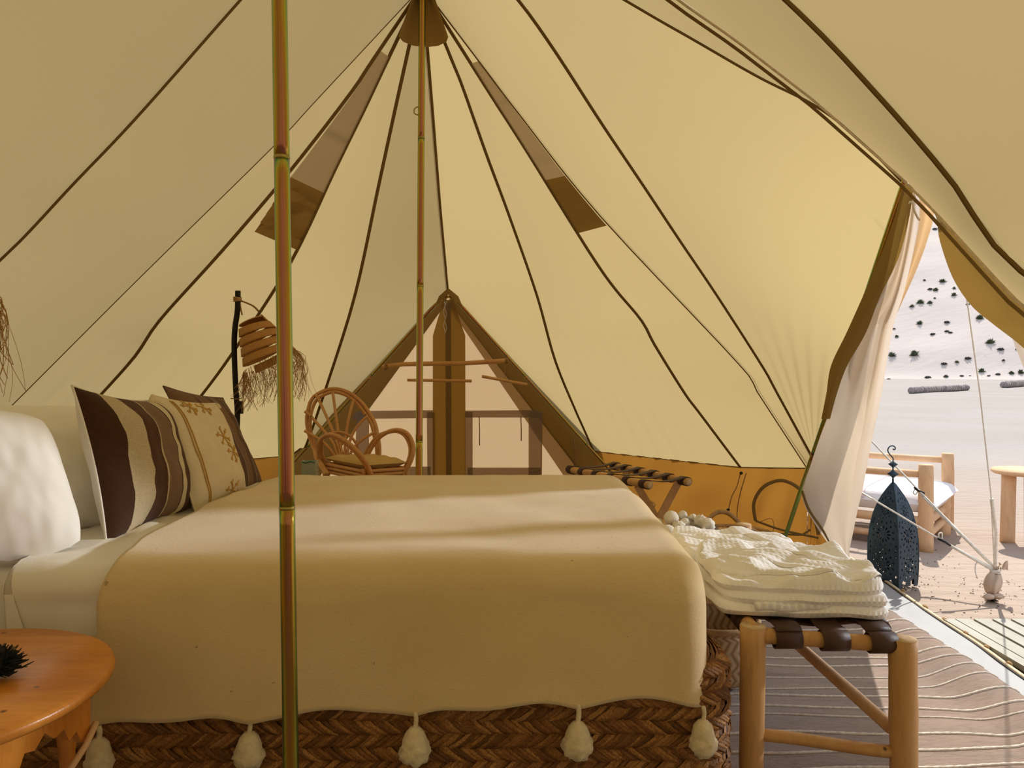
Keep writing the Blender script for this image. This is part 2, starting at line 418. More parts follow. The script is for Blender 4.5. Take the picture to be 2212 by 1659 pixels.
# seam tapes (each its own)
def tape(pts, w=.009, name='seam', m=None, parent=ceiling):
    pts = [p+(CEN-p).normalized()*.006 for p in resample(pts, 60)]
    return MB().tube(pts, w, 6, flat=((pts[0]-pts[-1]).cross(CEN-pts[len(pts)//2]).normalized(), .35)).build(name, m or M_seam, parent)
for s_ in (L2, L3, L4, S5, S6, S7, S9, S10): tape(s_)
tape(ML, .009); tape(S11, .010); tape(S8, .004); tape(L1, .0025); tape(SF, .006, 'hem', M_hem)
tape([p+V(0, .02, -.012) for p in SF], .008, 'hem', M_seam)
for s_ in (AL, N1, N2, N3, N4, N5): tape(s_)
tape([A, Mr, B], .02, 'ridge_seam')
tape([p+V(.035, .02, .0) for p in S8[1:]], .0015, 'seam')
# eave seam line
tape([L1[-1], L2[-1], L3[-1], E4], .004, 'eave_seam'); tape([E6, E7, E8, E9], .004, 'eave_seam')
# apex cap round the far pole top
MB().grid(lambda u, v: B+V(.008, -.02, .02)+V(math.sin(-1.75+u*3.4)*(.03+.085*v*(1+.02*math.sin(u*40))), math.cos(-1.75+u*3.4)*(.03+.085*v*(1+.02*math.sin(u*40))), -.02-.25*v), 30, 6).build('apex_cap', M_thick, ceiling)
# mesh vents beside two seams, each with a short lining patch
def vent(sa, sb, t0, t1, k, m, name='vent_mesh', e=.008):
    a = resample(sa, 60); b = resample(sb, 60)
    def fn(u, v):
        j = int(round(60*lerp(t0, t1, v))); p = lerp(a[j], b[j], u*(k if not callable(k) else k(v))); return p+(CEN-p).normalized()*e
    return MB().grid(fn, 4, 14).build(name, m, ceiling)
vent(L3, L2, .1, .32, lambda v: .9, M_mesh); vent(L3, L2, .32, .415, lambda v: .9-.1*v, M_thick, 'vent_lining')
vent(S7, S8, .12, .32, lambda v: .95, M_mesh); vent(S7, S8, .32, .41, lambda v: .95, M_thick, 'vent_lining')

# ---- walls
def wall(name, tops, parent_name=None, out=.03, m=None, rip=.01):
    w = thing(name, (0, 0, 0), kind='structure')
    for k, (a, b) in enumerate(zip(tops, tops[1:])):
        n = (b-a).cross(V(0, 0, 1)).normalized()
        def fn(u, v, a=a, b=b, n=n, k=k):
            p = lerp(a, b, u); p = V(p.x, p.y, EZ*(1-v) if abs(a.z-EZ) < .2 and abs(b.z-EZ) < .2 else p.z*(1-v))
            if v == 0: p.z = lerp(a.z, b.z, u)
            s = math.sin(PI*v)
            return p+n*(.02*s*nz(p, 3, k)+rip*s*math.sin(u*13+v*4+k)*math.sin(PI*u))
        MB().grid(fn, 24, 10).build('wall_panel', m or M_wall, w)
    return w
wf = wall('wall_far', [L2[-1], L3[-1], E4]); wr = wall('wall_right', [E6, E7, E8, E9, V(1.98, 4.55, .45)], rip=.018)
wl = wall('wall_left', [V(-2.9, 1.7, EZ), V(-2.9, 2.67, EZ), L1[-1], L2[-1]])
wnr = wall('wall_near', [V(1.88, 1.12, .4), N1[-1], N2[-1]]); wnl = wall('wall_back', [N4[-1], N5[-1], AL[-1]])
def strip(pts, w, m, name, parent, flat=.3, n=6, close=False, sm_=6):
    pts = cat_rom(pts, sm_, close)
    return MB().tube(pts, w, n, close, flat=(V(0, 0, 1), flat)).build(name, m, parent)
# floor-level mud flap seam and toggle cords on the right wall
tape([p+V(-.04, -.02, -.42) for p in (E6, E7, E8, E9)], .006, 'wall_seam', M_seam, wr)
def onwall(px, py):      # a point on the right wall just inside the canvas
    P = [E6, E7, E8, E9, V(1.98, 4.55, .45)]; u = (px-CX)/F
    for a, b in zip(P, P[1:]):
        dx, dy = b.x-a.x, b.y-a.y; den = dx-u*dy
        if abs(den) < 1e-6: continue
        t = (u*a.y-a.x)/den
        if -.02 <= t <= 1.02: D = a.y+dy*t; return W(px, py, D-.05)
    return W(px, py, 4.7)
for pts in ([(1600, 1020), (1592, 1050), (1580, 1075), (1573, 1105)], [(1612, 1022), (1598, 1070), (1592, 1110), (1596, 1135)]):
    strip([onwall(*p) for p in pts], .0035, M_twine, 'toggle_cord', wr, 1)
MB().ball(onwall(1573, 1101), .012, 8, sc=(1, 1, .7)).build('toggle', M_black, wr)
MB().ball(onwall(1601, 1022), .012, 8, sc=(1, 1, .9)).build('toggle', M_black, wr)
arch = [(1632, 1125), (1628, 1090), (1640, 1062), (1660, 1045), (1690, 1038), (1722, 1052), (1745, 1080), (1760, 1120), (1768, 1155)]
strip([onwall(*p) for p in arch], .011, M_thick, 'window_flap_border', wr, .4)
strip([onwall(1632, 1125), onwall(1690, 1145), onwall(1768, 1162)], .007, M_thick, 'window_flap_border', wr, .4)
strip([onwall(1640, 1128), onwall(1665, 1120), onwall(1672, 1136), onwall(1668, 1152)], .002, M_twine, 'toggle_cord', wr, 1)

# ---- near end door, closed
d3 = thing('door_3', (0, 0, 0), kind='structure')
MB().grid(lambda u, v: lerp(AN, lerp(V(N4[-1].x, N4[-1].y, 0), V(N2[-1].x, N2[-1].y, 0), u), v), 8, 10).build('door_canvas', M_thick, d3)

# ---- far door (door_2): steel A-frame with a laced canvas triangle
d2 = thing('door_2', AP2.copy(), kind='structure')
def frame_pole(a, b, r, parent, cut=(.37, .7), bend=None):
    pts = resample(bend or [a, b], 60)
    prev = 0
    for c in list(cut)+[1]:
        i0, i1 = int(prev*60), int(c*60); MB().tube(pts[i0:i1+1], r, 12).build('frame_pole', M_iri, parent); prev = c
    for c in cut:
        i = int(c*60); d = (pts[i+1]-pts[i]).normalized(); MB().tube([pts[i]-d*.006, pts[i]+d*.006], r*1.12, 12).build('pole_joint', M_ferrule, parent)
BL2 = W(528, 1118, 5.85); BR2 = W(1400, 1108, 5.92)
ak = W(969, 640, 5.38)
bendL = [V(ak.x, ak.y, ak.z), W(958, 644, 5.385), W(938, 660, 5.39), lerp(W(938, 660, 5.39), BL2, .5), BL2]
bendR = [V(ak.x, ak.y, ak.z), W(980, 644, 5.385), W(1000, 664, 5.39), lerp(W(1000, 664, 5.39), BR2, .5), BR2]
frame_pole(None, None, .011, d2, (.03, .35, .68), bendL); frame_pole(None, None, .011, d2, (.03, .35, .68), bendR)
# door canvas plane sits behind the frame
def dp(px, py, e=0.0):
    """point on the far door's cloth plane"""
    # plane through AP2 leaning out to D=6.0 at ground
    k = .52; D = (5.5+k*(1.72-CH))/(1+k*(-(py-HY)/F)); return W(px, py, D-e)
tri = [(968, 642), (590, 1062), (1352, 1062)]
def dpoly(pts, m, name, e=0, n=14):
    """four pixel corners tl, tr, br, bl -> cloth patch on the door plane"""
    tl, tr, br, bl = pts
    def fn(u, v):
        x = lerp(lerp(tl[0], tr[0], u), lerp(bl[0], br[0], u), v); y = lerp(lerp(tl[1], tr[1], u), lerp(bl[1], br[1], u), v)
        p = dp(x, y, e); return p+V(0, .006*nz(p, 6), 0)
    return MB().grid(fn, n, n).build(name, m, d2)
dpoly([(950, 622), (986, 622), (1500, 1150), (440, 1150)], M_doorpale, 'door_canvas', 0, 30)
dpoly([(945, 625), (968, 650), (603, 1150), (430, 1150)], M_flapbrown, 'door_border', .012, 24)
dpoly([(968, 650), (990, 625), (1505, 1150), (1353, 1150)], M_flapbrown, 'door_border', .012, 24)
dpoly([(962, 652), (970, 650), (1360, 1150), (1301, 1150)], M_doorpale, 'inner_border', .006, 24)
for x0, x1, xa, xb in ((935, 968, 958, 968), (968, 1005, 968, 978)):
    dpoly([(xa, 648), (xb, 648), (x1, 725), (x0, 725)], M_zip, 'zip_flap', .02, 8); dpoly([(x0, 725), (x1, 725), (x1+1, 1140), (x0, 1140)], M_zip, 'zip_flap', .02, 16)
dpoly([(962, 655), (974, 655), (976, 1140), (964, 1140)], M_thick, 'zip', .026, 12)
for q in ([(770, 888), (935, 886), (935, 903), (760, 905)], [(770, 890), (797, 890), (797, 1130), (764, 1130)], [(922, 890), (940, 890), (940, 1130), (924, 1130)],
          [(780, 1008), (930, 1008), (930, 1030), (780, 1030)]): dpoly(q, M_doorgrey, 'shadow_strip', .014, 6)  # strips paint the shadows of layered structure onto the door cloth
for q in ([(1005, 887), (1160, 886), (1172, 902), (1005, 902)], [(1005, 890), (1021, 890), (1021, 1130), (1005, 1130)], [(1142, 890), (1172, 890), (1170, 1130), (1142, 1130)],
          [(1010, 1010), (1168, 1010), (1168, 1030), (1010, 1030)]): dpoly(q, M_doorgrey, 'shadow_strip', .014, 6)  # same painted shadow strips, right half
for x, y1 in ((1035, 962), (1125, 952)): MB().tube([dp(x, 900, .03), dp(x+1, (900+y1)/2, .034), dp(x+1, y1, .03)], .004, 6).build('window_tie', M_twine, d2)
for k in range(2): MB().tube([dp(960+k*3+2*math.sin(i*1.3+k*2), 652+i*6, .05) for i in range(13)], .003, 5).build('door_tie', M_hem, d2)
MB().tube([dp(1240, 950, .03), dp(1242, 985, .03), dp(1240, 1010, .03)], .004, 6).build('window_tie', M_twine, d2)
hood = [W(968, 622, 5.36), W(935, 655, 5.33), W(945, 660, 5.3), W(968, 640, 5.28), W(992, 660, 5.3), W(1002, 658, 5.33)]
MB().add([hood[0], W(948, 640, 5.33), W(938, 664, 5.33), W(968, 636, 5.26), W(1000, 664, 5.33), W(990, 640, 5.33)],
         [(0, 1, 3), (1, 2, 3), (0, 3, 5), (5, 3, 4)]).build('apex_hood', M_seam, d2)

# ---- side door (door_1): leg poles, hem, tied-back flaps
d1 = thing('door_1', AP1.copy(), kind='structure')
LB = G(1683, 1198)
frame_pole(W(1957, 385, 2.83), V(LB.x, LB.y, LB.z), .0125, d1, (.3, .62))
FL = {  # y: x and depth across the flap, left to right
 398: [(1960, 2.83), (1966, 2.80), (1972, 2.82), (1978, 2.80), (1984, 2.83)],
 470: [(1950, 2.90), (1957, 2.86), (1965, 2.88), (1974, 2.84), (1986, 2.88)],
 560: [(1925, 2.98), (1938, 2.92), (1949, 2.96), (1958, 2.90), (1970, 2.95)],
 640: [(1880, 3.08), (1905, 3.0), (1925, 3.05), (1936, 2.97), (1950, 3.02)],
 700: [(1848, 3.16), (1870, 3.07), (1893, 3.12), (1915, 3.03), (1931, 3.08)],
 780: [(1815, 3.28), (1842, 3.2), (1870, 3.24), (1898, 3.12), (1916, 3.17)],
 860: [(1800, 3.42), (1825, 3.34), (1850, 3.32), (1882, 3.22), (1903, 3.27)],
 930: [(1776, 3.6), (1805, 3.5), (1835, 3.46), (1868, 3.38), (1888, 3.42)],
 1000: [(1752, 3.8), (1782, 3.7), (1815, 3.66), (1850, 3.56), (1874, 3.6)],
 1060: [(1733, 3.97), (1765, 3.86), (1800, 3.84), (1840, 3.74), (1863, 3.78)],
 1100: [(1742, 4.06), (1772, 3.97), (1802, 3.94), (1835, 3.86), (1853, 3.9)],
 1150: [(1772, 4.2), (1795, 4.12), (1812, 4.1), (1830, 4.04), (1843, 4.08)],
 1190: [(1800, 4.36), (1812, 4.28), (1822, 4.3), (1829, 4.24), (1835, 4.26)],
 1222: [(1822, 4.46), (1826, 4.42), (1829, 4.44), (1832, 4.42), (1835, 4.44)]}
def flap(rows, m, name, dd=0, nu=28, nv=60, ex=0):
    ys = sorted(rows); n = len(rows[ys[0]])
    cols = [cat_rom([W(rows[y][k][0], y, rows[y][k][1]+dd) for y in ys], 6) for k in range(n)]
    cols = [resample(c, nv) for c in cols]
    def fn(u, v):
        j = int(round(v*nv)); c = cat_rom([col[j] for col in cols], 8); return c[min(len(c)-1, int(round(u*(len(c)-1))))]
    return MB().grid(fn, (n-1)*8, nv).build(name, m, d1)
flap(FL, M_flapwhite, 'door_flap')
# brown lining turned back along the left of the flap
BRN = {398: [(1956, 2.80), (1960, 2.78), (1966, 2.77)], 470: [(1938, 2.85), (1944, 2.8), (1956, 2.79)], 560: [(1905, 2.93), (1915, 2.88), (1932, 2.86)],
       640: [(1870, 3.02), (1880, 2.96), (1893, 2.95)], 720: [(1828, 3.12), (1838, 3.06), (1862, 3.04)], 790: [(1795, 3.25), (1806, 3.18), (1822, 3.16)], 850: [(1785, 3.36), (1790, 3.28), (1800, 3.27)],
       905: [(1774, 3.5), (1778, 3.45), (1785, 3.44)]}
BRN = {y: [(x-(6 if i == 0 and y < 700 else 0)+i*4, d) for i, (x, d) in enumerate(r)] for y, r in BRN.items()}
flap(BRN, M_flapbrown, 'flap_lining')
TAN = {385: [(1972, 2.86), (1990, 2.88), (2005, 2.86)], 455: [(1978, 2.92), (2000, 2.95), (2018, 2.92)], 520: [(1968, 2.98), (1988, 3.0), (2003, 2.97)],
       590: [(1955, 3.03), (1965, 3.05), (1977, 3.02)], 650: [(1938, 3.1), (1945, 3.1), (1950, 3.08)], 690: [(1928, 3.14), (1930, 3.14), (1932, 3.12)]}
flap(TAN, M_flaptan, 'flap_lining')
# flap edge braid at the lower left
strip([W(1733, 1062, 3.93), W(1748, 1102, 4.0), W(1775, 1142, 4.12), W(1795, 1175, 4.28), W(1815, 1212, 4.4)], .009, M_seam, 'flap_zip', d1, .6)
strip([W(1972, 425, 2.7), W(1974, 450, 2.7), W(1981, 468, 2.7), W(1987, 476, 2.7)], .004, M_hem, 'flap_tie', d1, 1)
strip([W(1964, 440, 2.7), W(1966, 436, 2.7), W(1971, 440, 2.69)], .003, M_hem, 'flap_tie', d1, 1)
# cloth between the roof edge and the flap, sewn along the leg
gl = [(398, 1955, 2.84), (470, 1938, 2.86), (560, 1902, 2.94), (640, 1872, 3.06), (720, 1838, 3.16), (800, 1808, 3.3), (870, 1797, 3.42), (930, 1778, 3.6), (1000, 1754, 3.8), (1060, 1736, 3.97)]
gl = resample(cat_rom([W(x, y, d) for y, x, d in gl], 4), 40); gr_ = resample([AP1, E9], 40)
MB().grid(lambda u, v: lerp(gr_[int(round(v*40))], gl[int(round(v*40))], u), 4, 40).build('flap_gusset', M_flapbrown, d1)
# right-hand flap, brown, hanging inside the right leg
RF = {392: [(1960, 2.74), (1966, 2.76), (1972, 2.78)], 460: [(2018, 2.66), (2024, 2.70), (2030, 2.72)], 520: [(2030, 2.68), (2060, 2.64), (2085, 2.56)], 600: [(2058, 2.70), (2110, 2.62), (2160, 2.44)],
      660: [(2098, 2.70), (2160, 2.60), (2220, 2.34)], 700: [(2145, 2.66), (2200, 2.55), (2260, 2.30)], 760: [(2220, 2.58), (2270, 2.48), (2320, 2.26)], 900: [(2360, 2.4), (2400, 2.3), (2470, 2.15)]}
flap(RF, M_flapbrown, 'door_flap')
RP = {690: [(2176, 2.76), (2190, 2.78), (2240, 2.74)], 740: [(2190, 2.78), (2212, 2.8), (2260, 2.74)], 800: [(2214, 2.8), (2240, 2.8), (2300, 2.72)], 900: [(2260, 2.8), (2290, 2.8), (2350, 2.7)]}
flap(RP, M_flapwhite, 'flap_lining')

# ---- floor: grey groundsheet with a piped, laced edge
EDGE = [G(1830, 1216), G(1900, 1264), G(1990, 1330), G(2100, 1405), G(2212, 1488), V(1.87, 2.2, 0), V(1.9, 1.0, 0)]
BASE = [V(p.x, p.y, 0) for p in (L1[-1], L2[-1], L3[-1], E4, E6, E7, E8, E9)] + [V(2.05, 4.75, 0)] + EDGE + [V(p.x, p.y, 0) for p in (N1[-1], N2[-1], V(-.5, -2.7, 0), N4[-1], N5[-1], AL[-1], ML[-1])]
def floorfn(i, v):
    p = BASE[i]; c = V(0, 2.6, 0); q = lerp(c, p, v); return V(q.x, q.y, .012+.028*sm((v-.93)/.07))
fm = MB(); nb = len(BASE); BB = resample(BASE+[BASE[0]], 200)
fm.grid(lambda u, v: (lambda q: V(q.x, q.y, .012+.022*sm((v-.94)/.06)+.004*nz(q, 6)*v))(lerp(V(0, 2.6, 0), BB[int(round(u*200)) % 200], v)), 200, 40)
floor = fm.build('floor', M_sheet, kind='structure')
EP = cat_rom([p+V(.0, 0, .034) for p in EDGE[:6]], 10)
MB().tube(EP, .004, 6).build('edge_piping', M_black, floor)
MB().tube([p+V(.022, 0, -.006) for p in EP], .009, 8).build('edge_hem', M_hem, floor)
for i in (14, 19, 23, 27, 31, 36):
    p, q = EP[i]+V(.03, 0, .0), EP[i+1]+V(.03, 0, .0); MB().tube([p, lerp(p, q, .3), lerp(p, q, .7), q], [.003, .010, .010, .003], 8).build('edge_lacing', M_twine, floor)

# ---- outdoors: sand, dune
def inside(x, y): return ((x+.45)/2.3)**2+((y-2.6)/3.3)**2 < 1
def groundz(x, y):
    r = math.hypot(x, y); h = .022*noise.noise(V(x*1.6, y*2.6, 0))+.009*noise.noise(V(x*5, y*8, 3)) + .05*noise.noise(V(x*.25, y*.25, 9))*sm((r-6)/6)
    return -.05 if (-2.9 < x < 1.95 and -2.6 < y < 5.9) else -.016+h*sm((r-4)/1.2)
RR = [.3*1.062**k for k in range(98)]
RR = [r for r in RR if r < 84]+[84]
gm = MB(); NA = 220
def gf(u, v):
    r = RR[min(len(RR)-1, int(round(v*(len(RR)-1))))]; a = 2*PI*u; x, y = r*math.sin(a), r*math.cos(a); return V(x, y, groundz(x, y))
gm.grid(gf, NA, len(RR)-1, closeu=True); ground = gm.build('ground', M_sand, kind='structure')
def dunez(x, y):
    r = math.hypot(x, y); t = max(0, r-79)
    return -.3+.56*t*sm(t/9+.25)+1.0*noise.noise(V(x*.045, y*.045, 0))*sm(t/10)+.25*noise.noise(V(x*.2, y*.2, 4))*sm(t/6)
dm = MB()
dm.grid(lambda u, v: (lambda r, a: V(r*math.sin(a), r*math.cos(a), dunez(r*math.sin(a), r*math.cos(a))))(76+74*v, math.radians(-40+120*u)), 240, 80)
dune = dm.build('sand_dune', M_dune, kind='structure')

# ================================================================= TENT POLES
def tent_pole(name, label, base, top, r, joints, hook=None):
    o = thing(name, base, label, 'tent pole')
    pts = resample([Vector(base), Vector(top)], 80); prev = 0
    for j in joints+[1.0]:
        a, b = int(prev*80), int(j*80)
        MB().tube(pts[a:b+1], r, 24).build('pole_section', M_iri, o); prev = j
    for j in joints:
        i = int(j*80); d = (pts[i+1]-pts[i]).normalized(); p = pts[i]
        MB().tube([p-d*.004, p-d*.002, p+d*.002, p+d*.004], [r*1.0, r*1.05, r*1.05, r*1.0], 24).build('joint_ring', M_ferrule, o)
    if hook is not None:
        p = lerp(pts[0], pts[-1], hook)
        MB().tube(cat_rom([p+V(-r, -.004, .02), p+V(-r-.016, -.004, .008), p+V(-r-.016, -.004, -.012), p+V(-r, -.004, -.02)], 5), .003, 6).build('hook', M_ferrule, o)
    return o
pa0, pa1 = W(628.5, 1659, 1.7), W(603.5, 0, 1.7)
pa = lambda z: lerp(pa0, pa1, (z-pa0.z)/(pa1.z-pa0.z))
za = lambda y: CH-(y-HY)*1.7/F
tent_pole('tent_pole', 'near iridescent steel tent pole standing in front of the bed', pa(.03), pa(3.0), .0172,
          [(za(1078)-.03)/2.97, (za(306)-.03)/2.97])
pb0, pb1 = W(905, 1028, 3.62), W(912, 0, 3.62)
pb = lambda z: lerp(pb0, pb1, (z-pb0.z)/(pb1.z-pb0.z)); zb = lambda y: CH-(y-HY)*3.62/F
tent_pole('tent_pole', 'far thin iridescent tent pole behind the bed beneath the roof peak', pb(.03), pb(2.98), .0165,
          [(zb(937)-.03)/2.95, (zb(617)-.03)/2.95, (zb(293)-.03)/2.95], (zb(240)-.03)/2.95)

# ================================================================= BED
bed = thing('bed', V(-.65, 2.75, 0), 'wide bed on a woven palm straw base in the tent middle', 'bed')
BX0, BX1, BY0, BY1, BC, BZ = -1.86, .575, 1.995, 3.52, .10, .455
def perim(s, inset=0):
    """bed base outline: near side from head to foot, round corner, foot side"""
    L1_ = BX1-BC-BX0; La = BC*PI/2
    if s < L1_: return V(BX0+s, BY0+inset, 0), V(0, -1, 0)
    if s < L1_+La:
        a = (s-L1_)/BC; c = V(BX1-BC, BY0+BC, 0); n = V(math.sin(a), -math.cos(a), 0); return c+n*(BC-inset), n
    return V(BX1-inset, BY0+BC+(s-L1_-La), 0), V(1, 0, 0)
PT = BX1-BC-BX0+BC*PI/2+BY1-BY0-BC
core = MB()
core.grid(lambda u, v: (lambda p, n: V(p.x, p.y, .03+(BZ-.045)*v)-n*(.02+.05*sm((v-.85)/.15)))(*perim(u*PT)), 120, 10)
core.box(((BX0+BX1-.1)/2, (BY0+BY1+.1)/2, BZ/2), (BX1-BX0-.14, BY1-BY0-.12, BZ-.06))
core.build('straw_core', M_strawcore, bed)
st = MB(); rows = 12; rh = (BZ-.03)/rows; pitch = .0145
for r_ in range(rows):
    z0 = .03+r_*rh; sg = 1 if r_ % 2 else -1
    for k in range(int(PT/pitch)):
        s0 = k*pitch+random.uniform(-.002, .002)
        if s0 < .55: continue
        vs = []; lift = random.uniform(0, .005); wd = pitch*random.uniform(.72, 1.05)/2; ln = 1.9*rh; cu = random.random()
        for q in range(4):
            t = q/3; s_ = s0+sg*(t-.5)*ln*.95; z = z0+rh*(t*1.25-.1)
            p, n = perim(max(0, min(PT, s_))); z = min(z, BZ)
            bul = .003+lift*1.5+.013*math.sin(PI*t)-.05*sm((z/BZ-.86)/.14)
            for e, o_ in ((-1, 0), (0, .003), (1, 0)):
                p2, n2 = perim(max(0, min(PT, s_+e*wd))); vs.append(V(p2.x, p2.y, z-e*sg*.003)+n2*(bul+o_))
        st.add(vs, [(3*q+e, 3*q+e+1, 3*q+e+4, 3*q+e+3) for q in range(3) for e in range(2)], [(cu, e_/12) for e_ in range(12)])
st.build('woven_straw', M_strawb, bed, smooth=False, kind='stuff')
def rbox(x0, x1, y0, y1, z0, z1, r, crown=0, nz_=0, zh=None, cap=True, nx=60, open_left=True, seed=0, ny=40, xl=None):
    """cloth or mattress over a box: rounded along both long sides and the foot end"""
    def fn(u, v):
        # u along x (0..1, the last part turns over the foot), v across: near hem -> far hem
        UB = .86
        if u < UB: x = x0+(x1-r-x0)*(u/UB); ins = 0
        elif u < .95: th = (u-UB)/(.95-UB)*PI/2; x = x1-r+r*math.sin(th); ins = r*(1-math.cos(th))
        else: x = x1; ins = r
        zt = z1-ins; ya, yb = y0+ins, y1-ins; hem = zh(x) if zh else z0
        if v < .3: t = v/.3; y, z = ya, lerp(hem, zt-r, t); k = 0
        elif v < .4: a = (v-.3)/.1*PI/2; y = ya+r*(1-math.cos(a)); z = zt-r+r*math.sin(a); k = 0
        elif v < .8: t = (v-.4)/.4; y = lerp(ya+r, yb-r, t); z = zt+crown*math.sin(PI*t)*(1 if u < UB else max(0, 1-ins/r)); k = 1
        elif v < .9: a = (v-.8)/.1*PI/2; y = yb-r+r*math.sin(a); z = zt-r+r*math.cos(a); k = 0
        else: t = (v-.9)/.1; y, z = yb, lerp(zt-r, z0, t); k = 0
        if u >= .95: z = lerp(z, min(z, z0), (u-.95)/.05)
        p = V(x, y, z)
        if nz_:
            q = nz_*nz(p, 3.2, seed)+nz_*.4*nz(p, 9, seed)
            if v < .3: p.y -= q+.012*(1-v/.3)*math.sin(x*9+seed)
            elif .4 <= v <= .8: p.z += q
            if u >= .95: p.x += q
        if xl is not None and u < .12: p.x += (1-u/.12)*xl(y, z)
        return p
    vb = [i/ny for i in range(ny+1)]
    return MB().grid(fn, nx, ny)
rbox(BX0+.02, .50, 2.04, 3.48, .44, .645, .05).build('mattress', M_white, bed)
# headboard of rolled straw
hb = MB()
hb.grid(lambda u, v: V(-1.90+.05*math.sin(PI*v)*0, 1.98+1.56*u, .1+.86*v), 20, 8)
hb.grid(lambda u, v: V(-1.84, 1.98+1.56*u, .1+.86*v), 20, 8)
hb.build('headboard', M_straw, bed)
for k in range(3):
    MB().tube([V(-1.87+.03*math.sin(i*.5+k*2.1), 1.96+1.6*i/60, .965+.022*math.cos(i*.5+k*2.1)) for i in range(61)], .024, 8, wob=.3).build('straw_braid', M_straw, bed)
MB().ball((-1.85, 2.97, 1.0), .06, 14, .3, (.8, 1.6, .55)).build('straw_knot', M_straw, bed)

# ---- white sheet / duvet
def dl(y, z): return -.12*sm((y-1.97)/.3)-.0*(z)
duv = rbox(-1.42, -.70, 1.995, 3.52, .40, .672, .07, .02, .012, lambda x: .36+.03*math.sin(x*5), seed=3, nx=70,
           xl=lambda y, z: (.10+.0*y)*(1 if z > .6 else 1)+(.28*(.66-z) if y < 2.1 else 0))
duv.v = [(x, y, z+(.012*math.sin(26*(x+.5*y))+.008*math.sin(41*(x-.8*y)+2))*(1 if z > .6 and -1.2 < x < -.6 and 2.1 < y < 3.3 else 0)*sm((x+1.25)/.12)) for x, y, z in duv.v]
duv.build('duvet', M_white, at=(-.9, 2.75, .4), label='white cotton duvet showing between the cushions and the wool blanket', category='duvet')

# ---- wool blanket with five tassels
TAS = [(213, 1582, 1636), (538, 1558, 1622), (896, 1551, 1612), (1248, 1528, 1600), (1519, 1532, 1597)]
TXZ = [(W(x, y, 1.955), W(x, yb, 1.95)) for x, y, yb in TAS]
def hem(x):
    P = [(p.x, p.z) for p, _ in TXZ]; P = [(-1.3, P[0][1])]+P+[(.6, P[-1][1])]
    for (xa, za_), (xb, zb_) in zip(P, P[1:]):
        if xa <= x <= xb:
            t = (x-xa)/(xb-xa); d = min(x-xa, xb-x); return lerp(za_, zb_, t)+.018*(1-math.exp(-(d/.055)**1.5))+.005*math.sin(x*23)
    return P[-1][1]
blk = thing('wool_blanket', V(-.25, 2.75, .35), 'cream wool blanket spread over the bed with hanging tassels', 'blanket')
bm_ = rbox(-1.05, .512, 1.955, 3.54, .31, .70, .085, .015, .007, hem, seed=8, nx=150, ny=80, xl=lambda y, z: .03*nz((0, y, z), 5)-(.04 if z < .5 else 0))
bm_.v = [(x, y, z) if z < .6 else (x+.0, y, z+.006*math.sin(x*7+y*4)*nz((x, y, 0), 2)*2) for x, y, z in bm_.v]
bm_.build('blanket_cloth', M_blanket, blk, solid=.008)
for i, (h, b) in enumerate(TXZ):
    r = .031+random.uniform(-.002, .003); b = V(b.x, 1.955-.004, b.z)
    top = V(h.x, 1.955, hem(h.x)+.012)
    t = MB().lathe(b, [(.004, .05), (.014, .046), (.024, .034), (r*.95, .016), (r, 0), (r*1.02, -.012)], 36, rf=lambda a, v: 1+.05*math.sin(a*18)).build('tassel', M_wool, blk)
    MB().tube(cat_rom([top, lerp(top, b+V(0, 0, .05), .5)+V(.003, 0, 0), b+V(0, 0, .045)], 5), [.006]*11, 8, wob=.25).build('tassel_cord', M_wool, t)
    MB().ball(b-V(0, 0, .012), r*1.12, 28, .26, (1.04, 1, .95), 3.4).build('tassel_bulb', M_wool, t)

# ================================================================= PILLOWS
def pillow(name, label, c, th, mat_f, mat_b=None, bow=.07, wr=.012, sag=.0, seed=0, cat='pillow', n=44, uvr=None, nrm=1, rnd=0):
    """c = corners top-left, top-right, bottom-right, bottom-left as seen from the front"""
    tl, tr, br, bl = [Vector(p) for p in c]
    o = thing(name, (bl+br)/2, label, cat)
    nn = (tr-tl).cross(bl-tl).normalized()*nrm
    if nn.dot(V(0, 0, CH)-(tl+br)/2) < 0: nn = -nn
    def P(a, b, side):
        u, v = 2*a-1, 2*b-1
        u, v = u*math.sqrt(1-rnd*v*v/2), v*math.sqrt(1-rnd*u*u/2)
        ua = u*(1-bow*(1-v*v)); va = v*(1-bow*(1-u*u)); A_, B_ = (ua+1)/2, (va+1)/2
        p = lerp(lerp(tl, tr, A_), lerp(bl, br, A_), B_)
        h = ((1-abs(u)**2.6)*(1-abs(v)**2.6))**.55
        q = th*h*(1+sag*v)+wr*h*(nz((u*1.4, v*1.4, seed), 1.5, seed)+.5*nz((u*4, v*3, seed), 1.3, seed)+.35*math.sin(9*(u*.6+v)+seed)*abs(nz((u, v, seed), 2, seed)))
        return p+nn*(q*side)-V(0, 0, .012*(1-abs(u))*(b > .5)*0)
    MB().grid(lambda a, b: P(a, b, 1), n, n).build('front', mat_f, o)
    MB().grid(lambda a, b: P(a, b, -.75), n//2, n//2).build('back', mat_b or mat_f, o)
    ring = [P(a, 0, 0) for a in [i/20 for i in range(20)]]+[P(1, i/20, 0) for i in range(20)]+[P(1-i/20, 1, 0) for i in range(20)]+[P(0, 1-i/20, 0) for i in range(20)]
    MB().tube(ring, .004, 6, close=True).build('edge_seam', mat_b or mat_f, o)
    return o, P
